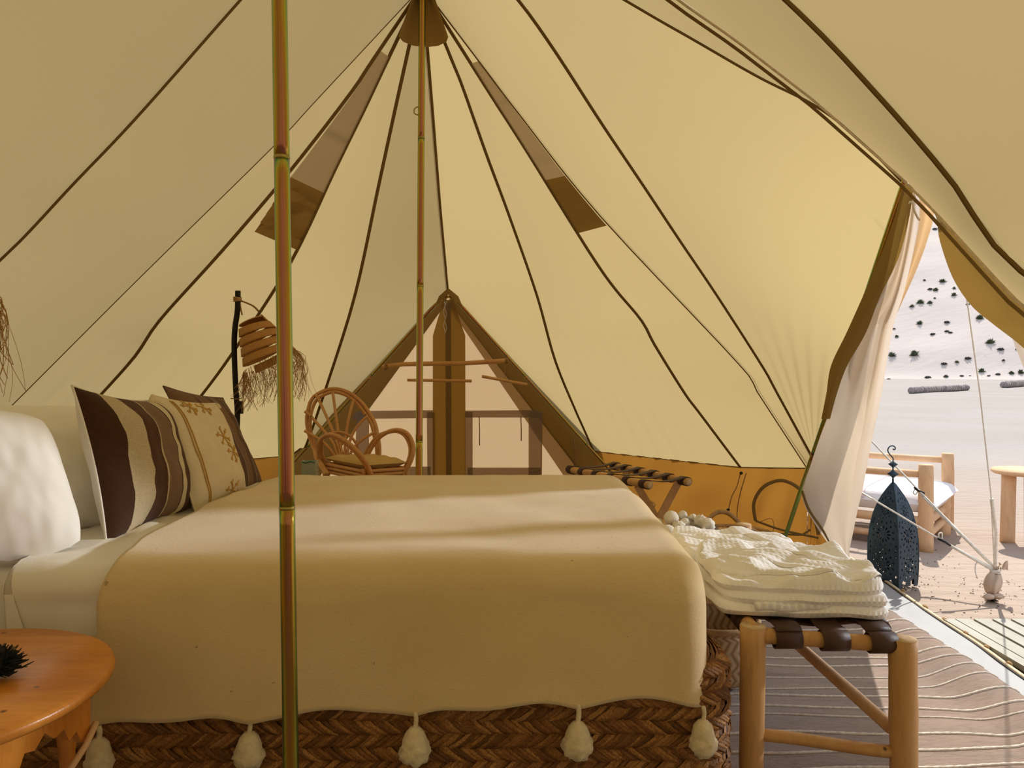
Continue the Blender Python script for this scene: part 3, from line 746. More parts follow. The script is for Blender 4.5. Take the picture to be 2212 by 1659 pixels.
def stripes(name, bands, bump_sc=240, rough=.9):
    t = NT(name); uv = t.co('UV'); s = t.n('ShaderNodeSeparateXYZ'); t.l(uv, s.inputs[0])
    wob = t.noise(t.co('UV', (1.5, 4, 1)), 1.5, 2); x = t.math('ADD', s.outputs[0], t.math('MULTIPLY', t.math('SUBTRACT', wob, .5), .03))
    col = t.ramp(x, bands, 'CONSTANT'); nn = t.noise(t.co('UV', (1.2, 5, 1)), 60, 3)
    col = t.mix(col, (.02, .012, .01), t.math('MULTIPLY', t.ramp(nn, [(.35, (0, 0, 0)), (.8, (1, 1, 1))]), .45))
    w = t.n('ShaderNodeTexWave'); w.inputs['Scale'].default_value = 34; w.bands_direction = 'Y'; t.l(uv, w.inputs['Vector'])
    t.pbr(col, rough, 0, t.bump(t.math('ADD', w.outputs[1], nn), .002, .6), .1, .1); return t.m
cr, db, dk, tn, tp = (.66, .55, .36), (.10, .040, .020), (.075, .033, .016), (.24, .135, .07), (.26, .155, .095)
M_kilim = stripes('kilim_stripes', [(0, dk), (.13, cr), (.30, db), (.47, cr), (.485, tp), (.66, (.03, .015, .01)), (.675, (.78, .68, .44)), (.76, db), (.87, cr), (.88, tn), (1, tn)])
M_kilim2 = stripes('brown_stripes', [(0, tn), (.3, (.16, .09, .055)), (.36, (.34, .25, .18)), (.375, tn), (.5, (.14, .08, .05)), (.58, (.34, .25, .18)), (.595, tn), (.72, (.13, .07, .045)), (.8, (.34, .25, .18)), (.815, (.18, .10, .06)), (.93, (.3, .2, .13))])
M_cream = simple('cream_cactus_silk', (.74, .64, .45), (.66, .56, .38), .75, 10, bump=.003, bscale=90)
M_embr = simple('ochre_embroidery', (.66, .40, .10), rough=.8, scale=30)
pillow('pillow', 'plump white cotton pillow nearest the camera at the bed head', [V(-1.62, 2.03, 1.10), V(-1.385, 2.27, 1.06), V(-1.225, 2.22, .655), V(-1.47, 2.0, .66)], .115, M_whiteP, bow=.02, wr=.009, seed=2, rnd=.62)
pillow('pillow', 'white pillow leaning between the near pillow and the striped cushion', [V(-1.74, 2.2, 1.10), V(-1.49, 2.63, 1.065), V(-1.30, 2.52, .67), V(-1.58, 2.15, .68)], .10, M_whiteP, bow=.05, wr=.025, seed=5, rnd=.15)
o_, P_ = pillow('cushion', 'brown and cream striped kilim cushion with white back', [V(-1.325, 2.30, 1.14), V(-1.30, 2.83, 1.075), V(-1.175, 2.80, .665), V(-1.205, 2.27, .66)], .105, M_kilim, M_white, bow=.10, wr=.016, seed=9, cat='cushion')
o_, P_ = pillow('cushion', 'cream cushion with ochre stitched motifs beside the kilim cushion', [V(-1.27, 2.70, 1.095), V(-1.215, 3.13, 1.045), V(-1.075, 3.10, .665), V(-1.115, 2.70, .67)], .075, M_cream, bow=.06, wr=.012, seed=12, cat='cushion')
em = MB()
def stitch(pts):
    em.tube([P_(a, b, 1)+V(.002, -.002, .001) for a, b in resample2(pts)], .0022, 5)
def resample2(pts):
    q = resample([V(a, b, 0) for a, b in pts], 10*(len(pts)-1)); return [(p.x, p.y) for p in q]
stitch([(.13, .04), (.12, .5), (.14, .96)]); stitch([(.155, .04), (.145, .5), (.165, .96)])
for cx_, cy_, s_ in ((.62, .40, .11), (.68, .57, .10), (.30, .10, .08), (.55, .08, .09), (.55, .92, .10)):
    for k in range(6):
        a = k*PI/3+.3; ex, ey = cx_+s_*math.cos(a), cy_+s_*.8*math.sin(a)
        if not (.03 < ex < .97 and .02 < ey < .98): continue
        stitch([(cx_, cy_), (ex, ey)]); stitch([(ex-.025, ey), (ex+.0, ey+.02), (ex+.02, ey-.02)])
em.build('embroidery', M_embr, o_)
tas = P_(0, 0, 0); MB().tube([tas, tas+V(.004, -.012, -.01), tas+V(.008, -.02, -.035)], [.006, .009, .010], 8, wob=.4).build('corner_tassel', M_wool, o_)
tas = P_(1, 0, 0); MB().tube([tas, tas+V(.01, 0, -.005), tas+V(.02, 0, -.02)], [.005, .007, .008], 8, wob=.4).build('corner_tassel', M_wool, o_)
pillow('cushion', 'dark brown finely striped cushion behind the cream cushion', [V(-1.36, 2.98, 1.12), V(-1.295, 3.42, 1.055), V(-1.09, 3.36, .665), V(-1.16, 3.0, .67)], .06, M_kilim2, bow=.06, wr=.01, seed=15, cat='cushion')

# ================================================================= SIDE TABLES
def side_table(cx, cy, name, label, twist=0, top=.55, R_=.352):
    o = thing(name, V(cx, cy, 0), label, 'side table')
    pr = [(.0, top-.028), (R_-.012, top-.028), (R_-.002, top-.02), (R_, top-.012), (R_-.002, top-.004), (R_-.01, top), (0, top)]
    MB().lathe((cx, cy, 0), pr, 96).build('table_top', M_table, o)
    ns = 8; Ra = R_-.035
    for k in range(ns):
        a0, a1 = twist+2*PI*k/ns, twist+2*PI*(k+1)/ns; p0, p1 = V(cx+Ra*math.cos(a0), cy+Ra*math.sin(a0), 0), V(cx+Ra*math.cos(a1), cy+Ra*math.sin(a1), 0)
        inn = (V(cx, cy, 0)-(p0+p1)/2).normalized()*.018; zt = top-.028
        prof = [(0, .105), (.10, .105), (.16, .075), (.24, .085), (.30, .055), (.40, .062), (.5, .04), (.60, .062), (.70, .055), (.76, .085), (.84, .075), (.90, .105), (1, .105)]
        vs = []; fs = []
        for t, h in prof:
            p = lerp(p0, p1, t); vs += [V(p.x, p.y, zt), V(p.x, p.y, zt-h), V(p.x+inn.x, p.y+inn.y, zt-h), V(p.x+inn.x, p.y+inn.y, zt)]
        for i in range(len(prof)-1):
            b = i*4; fs += [(b, b+1, b+5, b+4), (b+1, b+2, b+6, b+5), (b+2, b+3, b+7, b+6)]
        MB().add(vs, fs).build('apron_panel', M_table, o, smooth=False)
    for k in range(4):
        a = twist+PI/4+k*PI/2; p = V(cx+(Ra-.03)*math.cos(a), cy+(Ra-.03)*math.sin(a), 0); q = V(cx+(Ra-.09)*math.cos(a+.5), cy+(Ra-.09)*math.sin(a+.5), 0)
        prof = [(.016, .02), (.020, .05), (.013, .1), (.024, .16), (.013, .22), (.018, .3), (.026, .36), (.015, .40), (.02, top-.03)]
        MB().lathe((p.x, p.y, 0), prof, 16).build('leg', M_table, o)
    return o
t1 = side_table(-1.2, 1.548, 'side_table', 'round varnished side table with scalloped apron at the near bedside', .2)
MB().tube([W(208, 1560, 1.62), W(185, 1610, 1.58), W(150, 1665, 1.53), W(110, 1740, 1.5)], .007, 8, wob=.3).build('leg_brace', M_logout, t1)
side_table(-.955, 4.08, 'side_table', 'round wooden side table half hidden behind the bed below the rattan chair', .5)
# dark dried plant on the near table
dp_c = V(-1.078, 1.585, .552)
tu = MB()
for k in range(420):
    th = random.uniform(0, 2*PI); ph = random.uniform(.15, 1.5); d = V(math.sin(ph)*math.cos(th), math.sin(ph)*math.sin(th), math.cos(ph)*.75)
    r0, r1 = random.uniform(0, .02), random.uniform(.05, .075); p0, p1 = dp_c+V(0, 0, .012)+d*r0, dp_c+V(0, 0, .012)+d*r1
    m_ = lerp(p0, p1, .6)+V(random.uniform(-1, 1), random.uniform(-1, 1), random.uniform(-1, 1))*.008
    tu.tube([p0, m_, p1], [.003, .0022, .0008], 4, caps=False)
pl_ = thing('dried_plant', dp_c, 'dark blackish tuft of dried plant on the near side table', 'dried plant')
tu.build('needles', simple('dark_needles', (.018, .028, .024), (.01, .014, .012), .7, 40), pl_, kind='stuff')
MB().ball(dp_c+V(0, 0, .03), .03, 14, .3).build('core', M_dblack, pl_)
# framed glass on the far table
gf_ = thing('glass_lantern', V(-1.085, 4.1, .55), 'small clear glass box holder on the far side table', 'glass holder')
c_ = V(-1.085, 4.1, .62)
for dx, dy, sx, sy in ((-.036, 0, .004, .06), (.036, 0, .004, .06), (0, -.03, .07, .004), (0, .03, .07, .004)):
    MB().box(c_+V(dx, dy, 0), (sx, sy, .14)).build('glass_pane', M_glass, gf_, smooth=False)
MB().box(c_+V(0, 0, -.066), (.07, .058, .006)).build('base', M_glass, gf_, smooth=False)
MB().lathe(c_+V(0, 0, -.06), [(.022, 0), (.026, .02), (.018, .06), (.008, .1), (.002, .115)], 10, rf=lambda a, v: 1+.25*math.sin(a*3+v*9)).build('dried_flower', simple('grey_petals', (.3, .26, .2), rough=.9), gf_)
MB().tube([c_+V(-.034, -.031, .068), c_+V(-.015, -.033, .062), c_+V(.01, -.032, .069), c_+V(.034, -.031, .064)], .004, 6).build('leaf_trim', simple('green_trim', (.05, .16, .10)), gf_)

# ================================================================= WOVEN LAMPS ON CHARRED POSTS
def palm_lamp(label):
    o = thing('palm_lamp', V(-1.38, 3.75, .0), label, 'lamp')
    D = 3.75
    pst = cat_rom([W(514, 628, D), W(513, 670, D), W(508, 705, D), W(506, 740, D), W(507, 790, D), W(510, 850, D), W(513, 900, D), V(-1.36, D, .7), V(-1.37, D, .02)], 5)
    MB().tube(pst, .0135, 12, wob=.08).build('post', M_dblack, o)
    MB().box(W(520, 880, D-.01), (.02, .02, .062)).build('switch_box', M_black, o)
    MB().tube([W(498, 861, D-.016), W(515, 862, D-.02), W(522, 860, D)], .0025, 6).build('twine_tie', M_twine, o)
    for k in range(4):
        c = W(513, 643+k*2.5, D); MB().tube([c+V(.018*math.cos(a), .018*math.sin(a), .002*math.sin(a*2+k)) for a in [i*PI/8 for i in range(16)]], .003, 6, close=True).build('twine_tie', M_strawl, o)
    bot, top = W(584, 782, D), W(541, 690, D); ax = (bot-top).normalized(); e1 = V(ax.z*-1, 0, ax.x).normalized(); e2 = V(0, 1, 0)
    if e1.x < 0: e1 = -e1
    L = (bot-top).length; turns = 4.4; n = int(turns*36)
    MB().tube(cat_rom([W(516, 648, D), W(545, 660, D), W(558, 672, D-.03)], 5), .0045, 6, wob=.3).build('hanging_cord', M_twine, o)
    MB().tube(cat_rom([W(518, 650, D), W(520, 665, D), W(523, 680, D-.02)], 4), .004, 6, wob=.3).build('hanging_cord', M_twine, o)
    def R0(t): return lerp(.062, .136, t**.75)
    def sp(u, v):
        th = u*turns*2*PI; t = u*.88; bandh = L/turns*.70
        rr = R0(t)*(1+.02*math.sin(th*3))+.007*(v-.5)*2
        h = t*L+v*bandh
        return top+ax*(h-.0)+e1*(rr*math.cos(th))+e2*(rr*math.sin(th))
    MB().grid(sp, n, 4, uvf=lambda u, v: (u*4, v)).build('woven_shade', M_weave, o, solid=.006)
    MB().grid(lambda u, v: top+ax*(.0+.01*v)+e1*(.062*v*math.cos(2*PI*u))+e2*(.062*v*math.sin(2*PI*u)), 24, 4, closeu=True).build('shade_top', M_weave, o, solid=.005)
    fr = MB(); rnd = random.Random(3)
    for k in range(230):
        th = rnd.uniform(0, 2*PI); r = .134; p = bot+ax*(-.005)+e1*(r*math.cos(th))+e2*(r*math.sin(th))
        out = (e1*math.cos(th)+e2*math.sin(th)); ln = rnd.uniform(.05, .17)*(1.3 if math.cos(th) > .5 else 1)
        c1 = p+out*rnd.uniform(.0, .03)+ax*ln*.35; c2 = c1+V(rnd.uniform(-.03, .03), rnd.uniform(-.03, .03), -ln*.5); c3 = c2+V(rnd.uniform(-.04, .03), rnd.uniform(-.03, .03), -ln*.35)
        fr.tube(cat_rom([p, c1, c2, c3], 3), rnd.uniform(.0006, .0014), 3, caps=False)
    fr.build('fringe', M_fringe, o, kind='stuff')
    return o
lamp1 = palm_lamp('coiled palm leaf lampshade on a black post behind the striped cushions')
lamp2 = copy_tree(lamp1); lamp2['label'] = 'ragged palm fibre lamp fringe entering at the left picture edge'
lamp2.location = V(-1.585, 1.80, 0); lamp2.scale = (1, 1, 1.09); lamp2['category'] = 'lamp'

# ================================================================= RATTAN ARMCHAIR
rc = thing('rattan_armchair', V(-.9, 4.68, 0), 'rattan armchair with fan back and ochre seat cushion', 'armchair')
def Z4(x, y, D): return W(640+x*.14463, 820+y*.14463, D*.94)
def cane(pts, r=.012, name='cane', n=8): return MB().tube(cat_rom(pts, 7), r, n, wob=.06).build(name, M_rattan, rc)
DB = 5.22
hoop = [(480, 1420, 4.98), (330, 1180, 5.12), (225, 930, DB), (165, 700, DB+.03), (165, 520, DB+.05), (225, 310, DB+.07), (360, 190, DB+.08), (560, 138, DB+.09), (760, 185, DB+.08), (930, 300, DB+.07), (1070, 470, DB+.06), (1170, 650, DB+.03), (1215, 850, DB), (1240, 1000, DB-.02), (1240, 1180, DB-.04), (1240, 1420, DB-.05)]
cane([Z4(*p) for p in hoop], .013, 'back_hoop')
hoop2 = [(450, 1420, 4.98), (300, 1180, 5.12), (265, 930, DB), (210, 760, DB+.02), (215, 540, DB+.04), (280, 340, DB+.06), (400, 235, DB+.07), (560, 185, DB+.08), (740, 230, DB+.07), (890, 340, DB+.06), (1020, 500, DB+.05), (1125, 670, DB+.02), (1170, 860, DB), (1200, 1000, DB-.02), (1210, 1180, DB-.04)]
cane([Z4(*p) for p in hoop2], .012, 'back_hoop')
fan = [[(600, 1190), (520, 1060), (400, 930), (240, 830), (125, 765)], [(630, 1190), (600, 1080), (520, 900), (220, 550), (130, 475)], [(655, 1190), (640, 1050), (560, 800), (335, 300), (270, 225)],
       [(690, 1190), (665, 1000), (630, 800), (545, 195)], [(720, 1190), (735, 900), (780, 600), (840, 360), (870, 290)], [(755, 1190), (790, 950), (870, 760), (980, 620), (1070, 540)], [(790, 1190), (830, 1060), (910, 960), (1040, 860), (1180, 785)]]
for f_ in fan: cane([Z4(x, y, lerp(5.12, DB+.05, (1190-y)/1000)) for x, y in f_], .0095, 'back_spoke')
cane([Z4(x, y, 5.17) for x, y in [(330, 1060), (370, 920), (450, 830), (600, 785), (720, 800), (830, 870), (900, 970), (930, 1080)]], .0085, 'inner_hoop')
la = [(430, 1260, 5.15), (370, 1100, 5.1), (345, 980, 5.03), (400, 860, 4.95), (520, 820, 4.88), (660, 870, 4.82), (830, 990, 4.77), (980, 1150, 4.73), (1080, 1310, 4.72), (1140, 1470, 4.72)]
ra = [(1060, 1140, 5.12), (1150, 980, 5.1), (1260, 850, 5.06), (1400, 770, 5.0), (1550, 755, 4.95), (1670, 820, 4.92), (1740, 960, 4.9), (1745, 1100, 4.88), (1690, 1260, 4.87), (1600, 1400, 4.87), (1560, 1500, 4.87)]
for arm in (la, ra):
    cane([Z4(*p) for p in arm], .013, 'arm_hoop')
    cane([Z4(x-(22 if arm is la else 45), y+(18 if i > 2 else 0), d+.02) for i, (x, y, d) in enumerate(arm)], .012, 'arm_hoop')
for k in range(4): cane([Z4(430-k*28, 1260-k*10, 5.12), Z4(385-k*20, 1060, 5.08), Z4(400-k*10, 930, 5.0)], .009, 'arm_spoke')
sc_ = [Z4(430, 1290, 5.12), Z4(1210, 1190, 5.14), Z4(1650, 1240, 4.88), Z4(1010, 1330, 4.74)]
cu = MB()
def cf(u, v, sd):
    a, b = 2*u-1, 2*v-1; p = lerp(lerp(sc_[0], sc_[1], u), lerp(sc_[3], sc_[2], u), v); p = V(p.x, p.y, .618)
    h = ((1-abs(a)**5)*(1-abs(b)**5))**.6; t = .030*h*sd+.006*h*math.cos(a*9)*math.cos(b*9)*sd
    return p+V(0, 0, t)
MB().grid(lambda u, v: cf(u, v, 1), 30, 30).grid(lambda u, v: cf(u, v, -1), 12, 12).build('seat_cushion', M_cushion, rc)
for k, z in enumerate((.582, .559, .536)):
    q = [V(p.x, p.y, z) for p in sc_]
    for i in range(4): cane([q[i], q[(i+1) % 4]], .0115, 'seat_rail')
for p in sc_: cane([V(p.x, p.y, .60), lerp(V(p.x, p.y, .3), V(-.9, 4.68, .3), -.02), V(p.x, p.y, .014)], .014, 'leg')
q = [V(p.x, p.y, .2) for p in sc_]
for i in range(4): cane([q[i], q[(i+1) % 4]], .009, 'stretcher')

# ================================================================= HANGING RAIL AND RODS AT THE FAR DOOR
rl = thing('clothes_rail', W(964, 786, 5.42), 'peeled branch rail tied across the far door frame', 'clothes rail')
MB().tube([W(826, 793, 5.40), W(870, 787, 5.4), W(905, 786, 5.4), W(960, 785, 5.4), W(1000, 785, 5.4), W(1050, 782, 5.4), W(1098, 779, 5.4)], [.017, .016, .016, .016, .0155, .0165, .017], 12, wob=.1).build('branch', M_rattan, rl)
for x, y in ((834, 793), (1095, 779)):
    c = W(x, y, 5.40)
    for k in range(3): MB().tube([c+V((k-1)*.006+.004*math.sin(a), .019*math.cos(a), .019*math.sin(a)) for a in [i*PI/6 for i in range(12)]], .0035, 5, close=True).build('twine_tie', M_twine, rl)
for (x0, y0, x1, y1, d0, d1_, lab, xs) in ((880, 821, 1019, 823, 5.3, 5.3, 'straight wooden hanging rod level below the branch rail', (905, 975)), (1041, 813, 1139, 831, 5.32, 5.32, 'short wooden rod hanging at a slant right of the level rod', (1090,))):
    a, b = W(x0, y0, d0), W(x1, y1, d1_); r_ = thing('hanging_rod', (a+b)/2, lab, 'hanging rod')
    MB().tube(resample([a, b], 6), .0105, 12, wob=.04).build('rod', M_rattan, r_)
    for x in xs: MB().tube([W(x, 784, 5.38), W(x, lerp(y0, y1, (x-x0)/(x1-x0)), d0)], .0018, 5).build('string', M_twine, r_)

# ================================================================= LUGGAGE RACK (far)
lr = thing('luggage_rack', V(.75, 4.8, 0), 'folding luggage rack with dark straps beyond the bed foot', 'luggage rack')
a0, a1, b0, b1 = W(1230, 1014, 5.12), W(1404, 1048, 4.48), W(1325, 1006, 5.25), W(1488, 1041, 4.62)
for a, b in ((a0, a1), (b0, b1)):
    MB().tube(resample([a, b], 8), .0235, 16, wob=.04).build('top_rail', M_log, lr)
    MB().tube([b, b+(b-a).normalized()*.003], .022, 16).build('rail_end', M_logend, lr)
d = (a1-a0).normalized()
for k in range(6):
    t = (.035, .2, .38, .57, .76, .95)[k]; p, q = lerp(a0, a1, t), lerp(b0, b1, t); up = V(0, 0, .026)
    def sf(u, v, p=p, q=q):
        c = lerp(p, q, u)+up-V(0, 0, .018*math.sin(PI*u)); return c+d*((v-.5)*.05)
    s_ = MB().grid(sf, 12, 2)
    for c in (p, q): s_.grid(lambda u, v, c=c: c+d*((v-.5)*.05)+V(math.cos(2*PI*u), 0, math.sin(2*PI*u))*.027, 18, 1, closeu=True)
    s_.build('strap', M_leather, lr, solid=.003)
def beam(a, b, w, h, m, name, parent): 
    t = (b-a).normalized(); x = t.cross(V(0, 1, 0)).normalized(); y = t.cross(x); return MB().box((a+b)/2, (w, h, (b-a).length), ax=(x, y, t)).build(name, m, parent, smooth=False)
for e, (p, q) in enumerate(((lerp(a0, a1, .86), lerp(b0, b1, .86)), (lerp(a0, a1, .2), lerp(b0, b1, .2)))):
    wx = q.x-p.x
    beam(p-V(0, 0, .02), V(q.x+.02, q.y, .014), .042, .022, M_log, 'leg', lr); beam(q-V(0, .024, .02), V(p.x-.02, p.y-.024, .014), .042, .022, M_log, 'leg', lr)
MB().tube([lerp(a0, a1, .86)-V(0, 0, .3)+V(.07, 0, 0), lerp(a0, a1, .2)-V(0, 0, .3)+V(.07, 0, 0)], .012, 10).build('stretcher', M_log, lr)

# ================================================================= LOG BENCH (near) WITH ROBES
bn = thing('bench', V(.85, 2.7, 0), 'log frame bench with woven leather straps at the bed foot', 'bench')
LX, RX, NY, FY = .672, 1.035, 2.115, 3.42
def log(a, b, r0, r1, name, m=M_log, end=True, bend=.0, n=16):
    pts = resample([Vector(a), Vector(b)], 10); pts = [p+V(bend*math.sin(i*.6), 0, bend*math.sin(i*.31*2)) for i, p in enumerate(pts)]
    o = MB().tube(pts, [lerp(r0, r1, i/10) for i in range(11)], n, wob=.06).build(name, m, bn)
    if end: dd = (pts[-1]-pts[-2]).normalized(); MB().tube([pts[-1], pts[-1]+dd*.002], r1*.96, n).build('sawn_end', M_logend, o)
log(V(LX-.01, NY, .034), W(1627, 1352, NY), .033, .0355, 'leg'); log(V(RX+.02, NY-.06, .034), W(1950, 1380, NY-.05), .034, .037, 'leg')
log(V(LX, FY, .034), V(LX, FY, .49), .034, .036, 'leg'); log(V(RX, FY, .034), V(RX, FY, .49), .034, .036, 'leg')
zr = .455
log(V(LX, NY, zr), V(RX, NY-.05, zr-.01), .021, .021, 'end_rail', end=False); log(V(LX, FY, zr), V(RX, FY, zr), .021, .021, 'end_rail', end=False)
log(V(LX, NY, zr+.01), V(LX, FY, zr+.01), .02, .02, 'side_rail', end=False); log(V(RX, NY-.05, zr), V(RX, FY, zr), .02, .02, 'side_rail', end=False)
log(V(LX, NY, .18), V(RX+.01, NY-.05, .155), .0165, .0165, 'stretcher', end=False, bend=.002)
log(W(1700, 1372, 2.55), W(1925, 1572, NY), .017, .019, 'diagonal_brace', M_logout, end=False)
log(V(LX, FY-.35, .26), V(RX, FY-.35, .26), .016, .016, 'stretcher', end=False)
wv = .036
for k in range(3):    # straps along the length, wrapped over the end rail
    x = LX+.085+k*.122
    def f1(u, v, x=x, k=k):
        y = lerp(NY-.03, FY, u); z = zr+.026+.004*math.sin(u*60+k*PI); 
        return V(x+(v-.5)*wv*2, y, z if u > .01 else zr+.02)
    s_ = MB().grid(f1, 90, 2); s_.grid(lambda u, v, x=x: V(x+(v-.5)*wv*2, NY-.05*(x-LX)/(RX-LX), zr-.005)+V(0, math.cos(2*PI*u), math.sin(2*PI*u))*.0265, 20, 2, closeu=True)
    s_.build('strap', M_leather, bn, solid=.0035)
for k in range(10):   # straps across, wrapped over the side rails
    y = NY+.10+k*.125
    def f2(u, v, y=y, k=k): return V(lerp(LX-.02, RX+.02, u), y+(v-.5)*wv*2-.04*u, zr+.026-.012*math.sin(PI*u)+.004*math.sin(u*9.4+k*PI))
    s_ = MB().grid(f2, 24, 2)
    for x in (LX, RX): s_.grid(lambda u, v, x=x: V(x, y+(v-.5)*wv*2-.04*(x > .8), zr+.004)+V(math.cos(2*PI*u), 0, math.sin(2*PI*u))*.0265, 18, 2, closeu=True)
    s_.build('strap', M_leather, bn, solid=.0035)

def robe(label, q, z0, seed, nl=3, amp=.04):
    """folded waffle robe: q = near-left, near-right, far-right, far-left footprint"""
    q = [Vector(p) for p in q]; c = sum(q, V(0, 0, 0))/4
    o = thing('bathrobe', V(c.x, c.y, z0), label, 'bathrobe', 'folded white bathrobes on the bench')
    wx = (q[1]-q[0]).length; wy = (q[3]-q[0]).length
    def slab(za, h, sh, top, ps, name, ampl):
        def fn(u, v, sd):
            a, b = 2*u-1, 2*v-1; k = .22
            pa, pb = a*math.sqrt(1-k*b**6/1.2), b*math.sqrt(1-k*a**6/1.2); aa, bb = pa*(1+sh), pb*(1+sh*.6)
            n_ = 1+.05*nz((aa*1.2, bb*1.2, ps), 1.1, ps)+.02*nz((aa*3, bb*3, ps), 1.3, ps)
            p = lerp(lerp(q[0], q[1], (aa*n_+1)/2), lerp(q[3], q[2], (aa*n_+1)/2), (bb*n_+1)/2)
            d = min((1-abs(a))*wx/2, (1-abs(b))*wy/2)/(h*.62); e = math.sqrt(max(0, 1-(1-min(1, d))**2))
            z = za+h/2+sd*h/2*e
            if top and sd > 0:
                z += ampl*e*(.7*nz((a*1.1, b*1.1, ps), 1.4, ps)+.45*abs(math.sin(2.2*a+3.1*b+ps+nz((a, b, 0), 2)))+.3*nz((a*3, b*3, ps), 1.5, ps))
            z += .006*nz((a*2, b*2, ps), 1.2, ps+3)
            return V(p.x, p.y, z)
        uv = lambda u, v: (u*wx*1.2, v*wy*1.2)
        MB().grid(lambda u, v: fn(u, v, 1), 54, 54, uvf=uv).grid(lambda u, v: fn(u, v, -1), 54, 54, uvf=uv).build(name, M_waffle, o)
        return lambda u, v: fn(u, v, 1)
    h = .036
    for k in range(nl-1): slab(z0+k*h*.88, h, -.02*k+.01*math.sin(seed*3+k), False, seed+k*5, 'folded_layer', 0)
    T = slab(z0+(nl-1)*h*.88, h, -.03, True, seed+7, 'top_layer', amp)
    # lapel and belt bands lying on the top layer
    def band(pts, w, nm, lift=.008):
        pts = resample([V(a, b, 0) for a, b in pts], 40)
        def fn(u, v):
            i = min(40, int(round(u*40))); a = pts[max(0, i-1)]; b = pts[min(40, i+1)]; t = (b-a).normalized(); s = V(-t.y, t.x, 0)
            p = pts[i]+s*((v-.5)*w); p.x = min(.985, max(.015, p.x)); p.y = min(.985, max(.015, p.y)); e = math.sin(PI*min(1, max(0, v)))**.4
            return T(p.x, p.y)+V(0, 0, lift*e+.001)
        MB().grid(fn, 40, 8, uvf=lambda u, v: (u*.6, v*.06)).build(nm, M_waffle, o)
    band([(.02, .72), (.25, .62), (.5, .42), (.72, .30), (.97, .34)], .17, 'lapel', .012)
    band([(.62, .98), (.70, .6), (.86, .3), (.95, .03)], .20, 'lapel', .010)
    band([(.03, .30), (.2, .18), (.5, .10), (.8, .09)], .07, 'belt', .009)
    # rolled front hem
    MB().tube([q[0]+V(.10+i*.012, -.012, z0-q[0].z+.030+.003*math.sin(i*.6)) for i in range(int((wx-.12)/.012))], .013, 10, wob=.25).build('rolled_hem', M_waffle, o)
    return o
RZ = zr+.034
robe('folded white waffle bathrobe at the near end of the bench', [V(.585, 2.17, RZ), V(1.075, 2.12, RZ), V(1.085, 2.56, RZ), V(.60, 2.60, RZ)], RZ, 3, 3)
robe('folded white waffle bathrobe farther along, behind the near robe', [V(.60, 2.64, RZ), V(1.07, 2.60, RZ), V(1.075, 3.04, RZ), V(.63, 3.1, RZ)], RZ-.016, 6, 2, .022)

# ---- felt pouch with pompoms
D = 3.3
pch = thing('felt_pouch', W(1500, 1160, D), 'white felt pouch trimmed with wool pompoms beyond the robes', 'pouch')
pc = W(1497, 1150, D)
MB().grid(lambda u, v: pc+V((.075*(1-.25*v)+.012*math.sin(4*PI*u))*math.cos(2*PI*u), .10*math.sin(2*PI*u), -.055+.085*v+(.018*math.cos(2*PI*u-.6)*v)), 36, 10, closeu=True).build('pouch_body', M_woolw, pch, solid=.01)
MB().tube([pc+V((.056+.012*math.sin(4*PI*u))*math.cos(2*PI*u), .10*math.sin(2*PI*u), .03+.018*math.cos(2*PI*u-.6)) for u in [i/30 for i in range(30)]], .008, 8, close=True, wob=.2).build('pouch_rim', M_woolw, pch)
for x, y, r, dd, lump in ((1450, 1119, 16, 0, .05), (1419, 1134, 15, .04, .05), (1443, 1151, 17, -.09, .05), (1466, 1140, 14, -.06, .35), (1480, 1129, 10, -.03, .05), (1514, 1127, 14, -.02, .3), (1529, 1134, 15, -.05, .2), (1475, 1113, 10, .04, .2), (1497, 1118, 8, .03, .2)):
    MB().ball(W(x, y, D+dd), r*D/F, 24, lump, fr=5).build('pompom', M_woolw, pch)

# ---- baskets
def basket(name, label, c, r, h, m, handle=False, lid=False):
    o = thing(name, c, label, 'basket')
    prof = [(.001, .012), (r*.8, .012), (r*.9, .03), (r*1.02, h*.45), (r, h*.85), (r*.96, h), (r*.9, h), (r*.93, h*.5), (r*.8, .03)]
    MB().lathe(c, prof, 48, rf=lambda a, v: 1+.012*math.sin(a*24+v*50)).build('woven_body', m, o)
    MB().tube([c+V(r*.97*math.cos(a), r*.97*math.sin(a), h) for a in [i*PI/18 for i in range(36)]], .011, 8, close=True, wob=.2).build('rim', M_strawl, o)
    if handle:
        for s in (-1, 1):
            pts = cat_rom([c+V(-.105, s*r*.8, h-.02), c+V(-.085, s*r*.85, h+.03), c+V(-.03, s*r*.9, h+.075), c+V(.03, s*r*.9, h+.075), c+V(.085, s*r*.85, h+.03), c+V(.105, s*r*.8, h-.02)], 8)
            pts = resample(pts, 80); MB().tube(pts, [.0115+.0018*(i % 2) for i in range(81)], 10).build('handle', M_strawl, o)
    return o
basket('basket', 'dark woven basket with a pale arched handle behind the robes', V(1.155, 4.0, 0), .23, .315, M_weave, True)
basket('basket', 'low pale woven basket on the floor under the bench', V(.755, 2.86, .034), .165, .22, M_weavel)
basket('basket', 'dark straw basket by the rack legs beyond the pouch', V(.85, 5.36, .012), .15, .22, M_strawcore)

